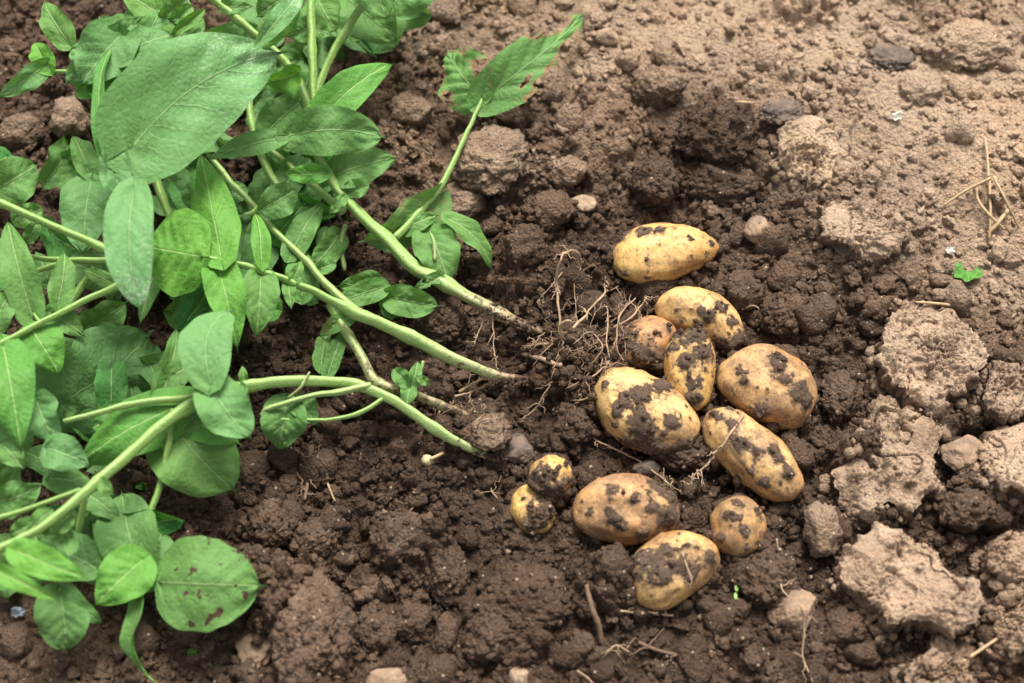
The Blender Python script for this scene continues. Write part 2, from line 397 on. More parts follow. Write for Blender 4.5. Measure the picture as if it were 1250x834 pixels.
# the pit is pressed down where the potatoes lie
for p in POT:
    dx_ = gxx-p['C'][0]; dy_ = gyy-p['C'][1]
    q = np.hypot((dx_*p['X'][0]+dy_*p['X'][1])/p['a'], (dx_*p['Y'][0]+dy_*p['Y'][1])/p['b'])
    lim = p['C'][2]-p['b']*.92*np.sqrt(np.clip(1-(q*.92)**2, 0, 1))+.003*(fbm2(gxx, gyy, 150, 2)-.3)
    Hc = np.where(q < 1.02, np.minimum(Hc, np.maximum(lim, Hc*0-.03)), Hc)
H[core] = Hc; DRYM[core] = Dc
H[:] = np.where(np.maximum(np.abs(GX), np.abs(GY)) > .8, H+.006*fbm2(GX, GY, 6, 3), H)
gme = mesh_np('ground', np.stack([GX, GY, H], -1).reshape(-1, 3), gridF(len(X), len(Y))[:, ::-1], M_ground, attrs={'dry': DRYM})
ground = tag(obj('ground', gme), 'loose brown soil dug open around the potatoes', kind='structure')
def hz(x, y):
    i = np.clip(((np.asarray(x)-cx[0])/DX).astype(int), 0, NXC-1); j = np.clip(((np.asarray(y)-cy[0])/DX).astype(int), 0, NYC-1)
    return Hc[i, j]
def dry_at(x, y):
    i = np.clip(((np.asarray(x)-cx[0])/DX).astype(int), 0, NXC-1); j = np.clip(((np.asarray(y)-cy[0])/DX).astype(int), 0, NYC-1)
    return Dc[i, j]
def G(u, v, lift=0.0):
    """point on the soil surface seen at photo pixel u, v"""
    z = 0.0
    for _ in range(6):
        q = P(u, v, z); z = float(hz(q[0], q[1]))+lift
    return P(u, v, z)
def on_potato(x, y, m=1.0):
    r = np.zeros(np.shape(x), bool)
    for p in POT:
        dx_ = x-p['C'][0]; dy_ = y-p['C'][1]
        r |= np.hypot((dx_*p['X'][0]+dy_*p['X'][1])/p['a'], (dx_*p['Y'][0]+dy_*p['Y'][1])/p['b']) < m
    return r
# ------------------------------------------------------------------ slabs of crust, clods and stones
def clod_geo(seed, sub, ang=.55, lump=.16, grain=.05):
    r_ = np.random.default_rng(seed); V, F = ICO[sub]
    r = np.full(len(V), 1.25)
    nn = r_.normal(size=(11, 3)); nn /= np.linalg.norm(nn, axis=1)[:, None]; dd = r_.uniform(.72, 1.0, 11)
    for n_, d_ in zip(nn, dd):
        q = V@n_; r = np.minimum(r, np.where(q > .15, d_/np.maximum(q, .15), 9))
    r = ang*r+(1-ang)*.95
    Q = V+seed*3.7
    r = r+lump*fbm3(Q, 1.6, 2)+grain*(1.0-2*np.abs(fbm3(Q, 4, 2)))+grain*.6*fbm3(Q, 10, 3, .7)
    return V*r[:, None], F
M_caked = soil_mat('soil_caked', 'obj', .6)
crumbG = [clod_geo(400+i, 1, .8, .25, .16) for i in range(8)]
def crumb_join(C, S, seed):
    r_ = np.random.default_rng(seed); parts = []
    for c, s in zip(C, S):
        V, F = crumbG[r_.integers(8)]
        q = r_.normal(size=4); q /= np.linalg.norm(q); M = np.array(__import__('mathutils').Quaternion(q).to_matrix())
        parts.append((V@M.T*s*r_.uniform(.75, 1.25, 3)+c, F))
    return join(parts)
def slab(poly, ztop, thick, dry, seed, label, cat='clod', name='crust_clod', tilt=(0, 0), cracks=1.0, pits=()):
    r_ = np.random.default_rng(seed); poly = np.array(poly, float); cu, cv = poly.mean(0)
    ztop0 = ztop; c0 = P(cu, cv, ztop+.004); W = np.array([P(a, b, ztop+.004)[:2]-c0[:2] for a, b in poly])
    ztop += .004; ns, nr = 150, 46
    an = np.arctan2(W[:, 1], W[:, 0]); o = np.argsort(an); an = an[o]; W = W[o]
    th = np.linspace(-np.pi, np.pi, ns, endpoint=False); rad = np.empty(ns)
    for i, t in enumerate(th):
        d = np.array([math.cos(t), math.sin(t)]); best = .01
        for k in range(len(W)):
            a, b = W[k], W[(k+1) % len(W)]; e = b-a
            den = d[0]*e[1]-d[1]*e[0]
            if abs(den) < 1e-12: continue
            s = (a[0]*e[1]-a[1]*e[0])/den; q = (a[0]*d[1]-a[1]*d[0])/den
            if s > 0 and -1e-6 <= q <= 1+1e-6: best = max(best, s)
        rad[i] = best
    ex, ey = np.cos(th), np.sin(th)
    off = r_.uniform(0, 50)
    rad *= 1+.05*n2(ex*3+off, ey*3)+.05*n2(ex*8+off, ey*8)+.045*n2(ex*18+off, ey*18)
    top = np.concatenate([np.linspace(.0, .93, nr-8)**.8, np.linspace(.945, 1, 8)])
    side = np.linspace(0, 1, 13)[1:]
    rows = []; dr = []
    for t in top:
        x = rad*t*ex; y = rad*t*ey
        z = -.0018*sstep(.9, 1, np.full(ns, t))-.003*t**3
        rows.append(np.stack([x, y, z], 1)); dr.append(np.full(ns, dry))
    for s in side:
        f = 1+.02*math.sin(s*3)-.16*s**1.5
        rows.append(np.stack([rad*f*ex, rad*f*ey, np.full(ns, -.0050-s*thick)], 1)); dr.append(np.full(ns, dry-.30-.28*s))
    V = np.concatenate(rows); dr = np.concatenate(dr); n = len(rows)
    px_, py_ = V[:, 0]+c0[0], V[:, 1]+c0[1]
    nt = nr*ns
    rgh = .25+1.1*sstep(-.25, .35, fbm2(px_-off, py_+off, 32, 2))
    led = fbm2(px_+off, py_-off, 17, 3); zt = .0030*fbm2(px_+off, py_, 22, 2)+.0024*rgh*fbm2(px_, py_+off, 95, 4, .7)
    zt += .0035*sstep(.02, .07, led)+.003*sstep(-.24, -.20, led)-.003
    gr = np.abs(fbm2(px_, py_-off, 210, 2)); zt += .0022*rgh*(1-gr*1.8)
    ck = np.abs(fbm2(px_+off*2, py_, 24, 3, .6)); zc = (1-sstep(0, .05, ck))*sstep(0, .22, fbm2(px_-off, py_, 18, 2))*cracks
    zt -= .0065*zc
    for pu, pv, pr, pd in pits:
        q = P(pu, pv, ztop); dd = np.hypot(px_-q[0], py_-q[1])/(pr*pxm(pu, pv)); h = np.exp(-dd**2)
        zt -= pd*h
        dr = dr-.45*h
    V[:, 2] += np.where(np.arange(len(V)) < nt, zt, zt*.6)
    k3 = V*1.0+c0
    sd = np.arange(len(V)) >= nt
    nrm = np.stack([V[:, 0], V[:, 1], 0*V[:, 0]], 1); nrm /= np.linalg.norm(nrm, axis=1)[:, None]+1e-9
    V[sd] += (nrm*(.0060*fbm3(k3, 90, 3, .7))[:, None])[sd]
    V[:, 2] += V[:, 0]*tilt[0]+V[:, 1]*tilt[1]
    dr = dr+.10*fbm2(px_, py_, 30, 2)-.2*zc
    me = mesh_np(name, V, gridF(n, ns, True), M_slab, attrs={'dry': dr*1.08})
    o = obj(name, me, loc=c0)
    nC = 200; it = r_.integers(0, ns, nC); fr = np.where(r_.random(nC) < .72, r_.uniform(.99, 1.16, nC), r_.uniform(.2, .95, nC)); C = []; S = np.where(fr < .97, .0005+.0012*r_.random(nC)**2, .0009+.0040*r_.random(nC)**2.6)
    Vt = V[:nr*ns].reshape(nr, ns, 3)
    for a_, f_, s2 in zip(it, fr, S):
        if f_ < .97: q = Vt[np.searchsorted(top, f_).clip(0, nr-1), a_].copy()
        else:
            x2, y2 = rad[a_]*f_*ex[a_]+c0[0], rad[a_]*f_*ey[a_]+c0[1]; q = np.array([x2-c0[0], y2-c0[1], float(hz(x2, y2))-c0[2]+s2*.3])
        C.append(q)
    V2, F2 = crumb_join(C, S, seed); q = obj('crumbs', mesh_np('crumbs', V2, F2, M_caked), o); q['kind'] = 'stuff'; q.color = (dry*.95, 0, 0, 1)
    return tag(o, label, cat, 'broken slabs of dry soil crust')
SL = [
 ([(1090, 374), (1112, 366), (1160, 372), (1186, 400), (1207, 425), (1203, 447), (1190, 462), (1165, 478), (1135, 490), (1110, 480), (1093, 465), (1077, 440), (1080, 408)], .034, .028, .80, 'round slab of dry crusted soil with a dark dimple, right of the potatoes', [(1160, 425, 12, .006), (1135, 460, 7, .003)]),
 ([(1072, 488), (1110, 500), (1140, 498), (1148, 530), (1138, 575), (1146, 590), (1130, 605), (1115, 627), (1085, 610), (1060, 626), (1030, 602), (1018, 570), (1040, 553), (1058, 528)], .026, .024, .70, 'jagged pitted slab of dry soil, middle one of the column right of potatoes', [(1108, 598, 8, .005), (1045, 580, 8, .004)]),
 ([(1068, 637), (1100, 648), (1132, 662), (1158, 693), (1167, 705), (1194, 703), (1201, 735), (1196, 762), (1160, 768), (1132, 758), (1110, 755), (1086, 764), (1073, 740), (1036, 712), (1028, 682), (1048, 660)], .030, .027, .80, 'largest cracked slab of dry soil at lower right with a pale pebble', [(1098, 677, 5, .007), (1120, 698, 5, .004)]),
 ([(1215, 522), (1262, 505), (1275, 600), (1238, 597), (1203, 575), (1196, 545)], .034, .028, .82, 'smooth pale soil slab cut by the right edge beside the flat stone', []),
 ([(1205, 470), (1217, 438), (1262, 448), (1268, 497), (1222, 512), (1200, 490)], .034, .026, .72, 'rough soil slab at right edge, just above the smooth pale one', []),
 ([(1206, 668), (1230, 648), (1264, 655), (1266, 706), (1232, 712), (1205, 695)], .028, .024, .66, 'lumpy soil clod at right edge, level with the largest slab', []),
 ([(1104, 818), (1140, 790), (1165, 800), (1180, 786), (1192, 830), (1187, 862), (1110, 866)], .022, .02, .66, 'dry soil slab cut by bottom edge at lower right', []),
 ([(1216, 738), (1240, 722), (1265, 730), (1268, 790), (1236, 795), (1218, 770)], .024, .022, .7, 'dry soil slab in the lower right corner', []),
 ([(1000, 245), (1050, 240), (1100, 262), (1112, 290), (1080, 312), (1040, 306), (1012, 285)], .036, .022, .74, 'low wide mound of cracked dry soil above the round slab', []),
 ([(955, 150), (990, 138), (1025, 155), (1032, 195), (1010, 222), (975, 215), (950, 188)], .026, .02, .86, 'pale dry rounded clod right of the dark moist clod at top', []),
]
CLODSPOTS = []
for k, (poly, zt, th, dry, lab, pits) in enumerate(SL):
    slab(poly, zt, th, dry, 40+k, lab, pits=pits, tilt=(rng.normal()*.05, -.04+rng.normal()*.05))
    a = np.array(poly, float); c = a.mean(0); CLODSPOTS.append((c[0], c[1], np.hypot(*(a-c).T).mean()))

def clod(u, v, w, h, dry, seed, label, name='soil_clod', mat=None, cat='clod', zk=.42, sub=4, ang=.5, lump=.16, grain=.06, group=None, rot=None, sinkk=.35):
    k = pxm(u, v); a = w*k/2; b = h*k/2/.93; c = zk*min(a, b)*2
    V, F = clod_geo(seed, sub, ang, lump, grain)
    g = G(u, v+h*.10)
    th = rot if rot is not None else 0
    V = V*np.array([a, b, c]); V = np.stack([V[:, 0]*math.cos(th)-V[:, 1]*math.sin(th), V[:, 0]*math.sin(th)+V[:, 1]*math.cos(th), V[:, 2]], 1)
    m = mat or M_ground
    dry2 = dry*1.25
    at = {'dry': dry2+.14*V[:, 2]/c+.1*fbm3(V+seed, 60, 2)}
    o = obj(name, mesh_np(name, V, F, m, attrs=at), loc=(g[0], g[1], g[2]+c*(1-2*sinkk)))
    CLODSPOTS.append((u, v, max(w, h)/2))
    if dry < .3 and w > 39 and mat is None:               # crumbs caught on a moist clod
        r_ = np.random.default_rng(seed+5); up = np.nonzero(V[:, 2] > -.2*c)[0]; nC = int(w*h/70)
        ix = r_.choice(up, nC); S = .0008+.0024*r_.random(nC)**2.4
        V2, F2 = crumb_join(V[ix], S, seed); q = obj('crumbs', mesh_np('crumbs', V2, F2, M_caked), o); q['kind'] = 'stuff'; q.color = (dry, 0, 0, 1)
    return tag(o, label, cat, group)
CL = [
 (870, 168, 95, 78, .03, 'big dark moist crumbly clod at top, standing above the potatoes', .55, .3),
 (880, 224, 100, 52, .05, 'dark crumbly clod right under the big dark moist one', .4, .3),
 (800, 222, 55, 48, .06, 'dark crumbly clod left of the pit rim, below the pale crust', .5, .3),
 (599, 190, 78, 70, .50, 'pale dry blocky clod right of the chewed side shoot', .30, .7),
 (556, 245, 62, 40, .48, 'flat brown clod left of the side shoot base', .4, .45),
 (505, 133, 50, 34, .45, 'brown clod right of the two pale topped leaves', .4, .5),
 (805, 108, 58, 46, .4, 'brown angular clod on the dry crust near the top', .5, .55),
 (766, 76, 26, 24, .6, 'small tan angular clod just above the brown angular one', .6, .6),
 (378, 758, 82, 122, .26, 'large upright brown clod at bottom, right of the spotted leaf', .45, .75),
 (460, 762, 42, 54, .12, 'wedge of dark soil right of the large upright clod', .5, .65),
 (504, 757, 44, 46, .12, 'blocky dark clod, second to the right of the large upright clod', .5, .65),
 (545, 770, 30, 52, .10, 'narrow dark clod at bottom, third right of the large upright clod', .45, .5),
 (935, 703, 74, 66, .10, 'grey brown lumpy clod below the small round potato', .45, .35),
 (1003, 645, 44, 58, .5, 'tan clod left of the largest cracked slab', .55, .35),
 (1030, 762, 46, 40, .14, 'oblong moist clod lower left of the largest cracked slab', .45, .45),
 (1078, 503, 34, 42, .52, 'small upright tan block at the upper edge of the jagged slab', .6, .5),
 (538, 392, 62, 62, .08, 'dark rounded clod under the two thick stems', .5, .3),
 (700, 520, 46, 40, .03, 'dark clod under the trailing root left of the smeared potato', .5, .3),
 (640, 725, 112, 78, .05, 'wide crumbly heap of dark soil at bottom centre', .3, .15),
 (600, 775, 66, 54, .08, 'dark crumbly clod left of the bottom twig', .45, .3),
 (745, 690, 44, 40, .04, 'dark crumbly clod left of the bean-shaped potato', .5, .3),
 (488, 660, 70, 62, .10, 'broad dark clod in the loose soil below the lower stem', .45, .35),
 (545, 690, 52, 70, .09, 'tall dark clod left of the crumbly heap', .45, .35),
 (330, 640, 54, 50, .14, 'brown clod above the spotted leaf', .5, .4),
 (385, 660, 62, 42, .11, 'brown clod right of the spotted leaf', .45, .4),
 (640, 300, 52, 50, .10, 'dark clod left of the curled root tip', .5, .3),
 (670, 255, 56, 42, .2, 'brown clod between the blocky pale clod and the pit', .45, .35),
 (905, 355, 50, 44, .12, 'dark clod right of the two upper potatoes', .5, .3),
 (955, 385, 54, 50, .18, 'brown lumpy clod above the broad tan potato', .5, .3),
 (1025, 480, 40, 60, .12, 'dark lumpy clod between the broad tan potato and the slabs', .45, .3),
 (1180, 620, 60, 44, .14, 'dark lumpy clod below the flat stone', .45, .35),
 (1190, 745, 0, 0, 0, None, 0, 0),
 (1150, 790, 34, 44, .45, 'small pale clod under the largest cracked slab', .6, .4),
 (88, 148, 48, 46, .5, 'reddish pale clod behind the foliage, at upper left', .5, .55),
 (30, 160, 50, 40, .35, 'brown clod at the left edge near the top', .5, .55),
 (1180, 55, 90, 60, .8, 'pale crumbly clod in the upper right corner', .35, .4),
 (1120, 110, 50, 34, .7, 'small pale clod below left of the corner clod', .4, .4),
 (690, 210, 46, 34, .45, 'tan clod right of the blocky pale clod', .45, .4),
]
k = 0
for u, v, w, h, d, lab, zk, an in CL:
    k += 1
    if lab: clod(u, v, w, h, d, 100+k, lab, zk=zk, ang=an, lump=.24, grain=.13, sub=5 if w*h > 2600 else 4, rot=rng.normal()*.1, group='large single soil clods')
clod(1173, 552, 46, 40, .5, 201, 'flat tan angular stone between the slabs at right', 'stone', M_stone, 'stone', zk=.3, ang=.9, lump=.10, grain=.05, sub=5)
clod(968, 741, 56, 44, .5, 202, 'pale angular stone with a thin root over it, lower right', 'stone', M_stone, 'stone', zk=.4, ang=.9, lump=.10, grain=.05, sub=5)
clod(924, 281, 31, 31, .5, 203, 'round tan pebble right of the topmost potato', 'pebble', M_stone, 'pebble', zk=.5, ang=.3, lump=.15, grain=.04)
clod(712, 248, 28, 20, .5, 204, 'small pale pebble left of the pit, above the curled root', 'pebble', M_pale, 'pebble', zk=.45, ang=.65, lump=.16, grain=.07)
clod(740, 46, 26, 22, .5, 205, 'whitish stone near the top edge, right of the chewed leaf', 'stone', M_pale, 'stone', zk=.5, ang=.8, lump=.1, grain=.02)
clod(316, 786, 48, 60, .5, 206, 'long pale stone at bottom left, below the spotted leaf', 'stone', M_stone, 'stone', zk=.35, ang=.75, lump=.22, grain=.07, sub=5, rot=-.5)
clod(636, 826, 26, 28, .5, 207, 'small tan stone at the bottom edge centre', 'stone', M_pale, 'stone', zk=.5, ang=.75, lump=.16, grain=.07)
clod(474, 828, 54, 30, .5, 208, 'brown stone with pale end cut by the bottom edge', 'stone', M_stone, 'stone', zk=.5, ang=.65, lump=.16, grain=.07, sinkk=.5)
clod(632, 548, 40, 32, .5, 209, 'dark grey stone at the tip of the lower stem', 'stone', M_greystone, 'stone', zk=.4, ang=.65, lump=.18, grain=.07)
clod(788, 572, 34, 20, .5, 210, 'small bluish grey stone above the large orange tan potato', 'stone', M_greystone, 'stone', zk=.5, ang=.6, lump=.1, grain=.02)
clod(598, 526, 48, 40, .36, 211, 'pale crumbly lump of soil stuck to the middle stem end', zk=.35, ang=.6, lump=.3, grain=.12, sub=5)
clod(836, 556, 66, 42, .04, 215, 'crumbly dark soil heaped against the lower right of the soil-smeared potato', zk=.5, ang=.2, lump=.26, grain=.14, sub=5, sinkk=.15)
clod(806, 448, 34, 24, .04, 216, 'little dark soil lump wedged between the upright and half buried potatoes', zk=.6, ang=.2, lump=.26, grain=.14, sub=4, sinkk=.0)
clod(1036, 300, 30, 24, .5, 212, 'dark grey stone sunk in soil above the round slab', 'stone', M_greystone, 'stone', zk=.4, ang=.65, lump=.18, grain=.07)
clod(955, 135, 44, 34, .5, 213, 'dark sooty lump on the dry crust near the top', 'stone', M_greystone, 'stone', zk=.22, ang=.3, lump=.32, grain=.16, sub=5)
clod(1085, 70, 50, 36, .5, 214, 'dark sooty lump near the top, farthest right', 'stone', M_greystone, 'stone', zk=.22, ang=.3, lump=.32, grain=.16, sub=5)
for i, (u, v, w, lab) in enumerate([(1103, 678, 10, 'tiny pale pebble set in the largest cracked slab'), (1095, 733, 9, 'tiny tan chip in the lower part of the largest cracked slab'), (1103, 636, 11, 'tiny orange pebble between two slabs'), (393, 650, 10, 'tiny pale pebble in the soil right of the spotted leaf'), (470, 625, 8, 'tiny pale pebble below the lower stem'),
                              (1068, 30, 13, 'tiny pale pebble near the top right edge'), (1000, 95, 12, 'tiny tan pebble on the upper dry crust'), (935, 142, 14, 'tiny pale chip left of the pale dry rounded clod'), (620, 673, 10, 'tiny orange grain on the crumbly heap'), (400, 510, 14, 'pale pebble right of the drooping dusty leaf')]):
    clod(u, v, w, w*.8, .5, 230+i, lab, 'pebble', M_pale if i % 3 else M_stone, 'pebble', zk=.5, ang=.5, lump=.1, grain=.02, sub=3, sinkk=.2)

# ------------------------------------------------------------------ potatoes
def potato_mat():
    t = NT('potato_skin'); pos = t.pos(); oc = t.n('ShaderNodeTexCoord').outputs['Object']
    tint = t.n('ShaderNodeObjectInfo').outputs['Color']; film = t.attr('film'); dirt = t.attr('dirt'); alpha = film
    lo = t.noise(oc, 38, 4, .6); mid = t.noise(oc, 130, 4, .65); hi = t.noise(oc, 520, 3, .6)
    c = t.mix(t.ramp(lo, (.40, 0), (.68, .9)), tint, t.mix(1, tint, (.74, .56, .44), 'MULTIPLY'))
    c = t.mix(t.ramp(mid, (.5, 0), (.72, .45)), c, t.mix(1, tint, (1.18, 1.20, 1.22), 'MULTIPLY'))
    # lenticels and tiny specks of soil
    vo = t.n('ShaderNodeTexVoronoi', {'Vector': oc, 'Scale': 420}, feature='F1')
    rn = t.n('ShaderNodeSeparateColor', {0: vo.outputs['Color']}).outputs[0]
    sp = t.math('MULTIPLY', t.math('LESS_THAN', vo.outputs['Distance'], .34), t.math('GREATER_THAN', rn, .70))
    sp = t.math('MULTIPLY', sp, t.ramp(t.noise(oc, 60, 2), (.42, .1), (.6, 1)))
    c = t.mix(t.math('MULTIPLY', sp, .75), c, (.09, .05, .028))
    # film of dried mud rubbed over the skin
    fm = t.math('ADD', t.math('MULTIPLY_ADD', mid, 1.1, -.62), t.math('MULTIPLY_ADD', hi, .5, -.28))
    fm = t.math('ADD', fm, t.math('MULTIPLY_ADD', film, .85, .04))
    c = t.mix(t.ramp(fm, (.02, 0), (.45, .82)), c, (.14, .082, .046))
    # caked soil
    e = t.math('ADD', dirt, t.math('MULTIPLY_ADD', t.noise(oc, 300, 5, .75), 2.0, -1.0))
    fine = t.math('MULTIPLY', t.ramp(t.noise(oc, 240, 4, .7), (.57, 0), (.64, 1)), t.ramp(t.noise(oc, 48, 2), (.46, 0), (.60, 1)))
    m = t.math('MAXIMUM', t.ramp(e, (.42, 0), (.68, 1)), t.math('MULTIPLY', fine, .85))
    c = t.mix(t.ramp(e, (.0, 0), (.50, .85)), c, (.150, .092, .052))
    sc = soil_color(t, t.math('MULTIPLY', t.noise(pos, 80, 2), .34), pos)
    c = t.mix(m, c, sc)
    rough = t.ramp(m, (0, .50), (1, .96)); rough = t.math('ADD', rough, t.math('MULTIPLY', t.ramp(fm, (.0, 0), (.4, .25)), 1))
    h = t.math('ADD', t.math('MULTIPLY', e, .8), t.math('MULTIPLY', t.noise(oc, 700, 4, .7), .5))
    nb = t.bump(t.math('MULTIPLY', h, m), .0022, .9)
    nb = t.bump(t.noise(oc, 420, 4, .6), .00035, .6, nb)
    return t.done(t.bsdf(c, rough, .35, nb, **{'Subsurface Weight': .06, 'Subsurface Radius': (.006, .003, .001), 'Subsurface Scale': .5}))
M_pot = potato_mat()

pot_objs = []
for p in POT:
    r_ = np.random.default_rng(p['seed']); V, F = ICO[5]; V = V.copy()
    t = V[:, 0]; rr = np.sqrt(np.maximum(1-t*t, 0))
    rr2 = np.power(np.maximum(1-np.abs(t)**2.25, 0), .5)
    k = rr2/np.maximum(rr, 1e-6)*(1+p['taper']*t*1.0)
    a, b = p['a'], p['b']
    L = np.stack([t*a, V[:, 1]*k*b, V[:, 2]*k*b*.90], 1)
    L[:, 1] += p['bend']*a*(1-2*t*t)*.9
    Q = V*1.0+p['seed']*5.1
    bumpn = .10*fbm3(Q, 1.15, 2)+.022*fbm3(Q, 3.5, 2)
    for _ in range(7):                                   # eyes
        e = r_.normal(size=3); e /= np.linalg.norm(e); d = np.linalg.norm(V-e, axis=1)
        bumpn += -.06*np.exp(-(d/.10)**2)+.03*np.exp(-((d-.19)/.08)**2)*(V[:, 0] > e[0])
    L += V*(bumpn*b)[:, None]
    if p['seed'] == 6:      # the curved ridge of its scar
        pass
    Mw = np.stack([p['X'], p['Y'], np.cross(p['X'], p['Y'])], 1)
    Wp = L@Mw.T+p['C']
    u, v = proj(Wp); nw = V@Mw.T
    face = np.einsum('ij,ij->i', nw, CAM-Wp) > .0
    dirt = np.zeros(len(V))
    wob = .80*fbm3(L, 110, 3, .7)+.45*fbm3(L+3, 330, 2)
    k_ = pxm(*p['e'][0])
    spots = list(p['dirt']); (ea, eb), (ec, ed) = p['e']
    for _ in range(4 if p['seed'] == 1 else 9):
        q = r_.uniform(-.85, .85); w2 = r_.normal()*.26
        spots.append(((ea+ec)/2+(ec-ea)/2*q-(ed-eb)*w2*p['w']/np.hypot(ec-ea, ed-eb), (eb+ed)/2+(ed-eb)/2*q+(ec-ea)*w2*p['w']/np.hypot(ec-ea, ed-eb), r_.uniform(1.0, 3.4)))
    for du, dv, dr_ in spots:
        cand = np.where(face, np.hypot(u-du, v-dv), 1e9); c = L[np.argmin(cand)]
        d = np.linalg.norm(L-c, axis=1)/(dr_*k_*.80)
        dirt = np.maximum(dirt, np.clip(1.16-.62*(d+wob), 0, 1.1)*(d < 2.2))
    dirt = np.maximum(dirt, .95*sstep(-.35, -.75, (V@Mw.T)[:, 2]+.25*fbm3(Q, 4, 2)))     # soil under it
    cake = sstep(.45, .75, dirt)
    L = L+V*((cake*(.0010+.0014*np.clip(fbm3(L, 160, 3, .7)+.5, 0, 1.5)))[:, None])
    o = obj('potato', mesh_np('potato', L, F, M_pot, attrs={'dirt': dirt, 'film': np.full(len(V), p['film'])+.25*fbm3(Q, 1.5, 2)}))
    o.matrix_world = Matrix.Translation(p['C']) @ Matrix(Mw.tolist()).to_4x4()
    o.color = (*p['tint'], 1)
    tag(o, p['label'], 'potato', 'freshly dug potatoes'); pot_objs.append(o)
    # crumbs of soil sticking to it
    w_ = np.where((dirt > .80) & (nw[:, 2] > -.25), 1.0, 0)
    if w_.sum() > 20:
        nC = int(min(260, w_.sum()*.22))
        idx = r_.choice(len(V), nC, p=w_/w_.sum())
        C = L[idx]+r_.normal(size=(nC, 3))*.0004; S = .0007+.0014*r_.random(nC)**2.2
        V2, F2 = crumb_join(C, S, p['seed'])
        c = obj('clinging_soil', mesh_np('clinging_soil', V2, F2, M_caked), o); c['kind'] = 'stuff'; c.color = (.10, 0, 0, 1)
# loose soil banked against the potatoes
rb_ = np.random.default_rng(88); C = []; S = []
for p in POT:
    for _ in range(150):
        th = rb_.uniform(0, 6.283); q = rb_.uniform(.86, 1.16); s2 = .0010+.0044*rb_.random()**2.4
        w2 = p['C']+p['X']*(p['a']*q*math.cos(th))+p['Y']*(p['b']*q*math.sin(th))
        if q < 1: zz = p['C'][2]-p['b']*.9*math.sqrt(max(1-q*q, 0))
        else: zz = max(float(hz(w2[0], w2[1])), p['C'][2]-p['b']*(.35+4*(q-1)))
        C.append(np.array([w2[0], w2[1], zz-s2*.2])); S.append(s2)
V, F = crumb_join(C, S, 71)
o = obj('banked_soil', mesh_np('banked_soil', V, F, M_caked)); tag(o, 'loose crumbs of dark soil banked around the potatoes', kind='stuff'); o.color = (.06, 0, 0, 1)
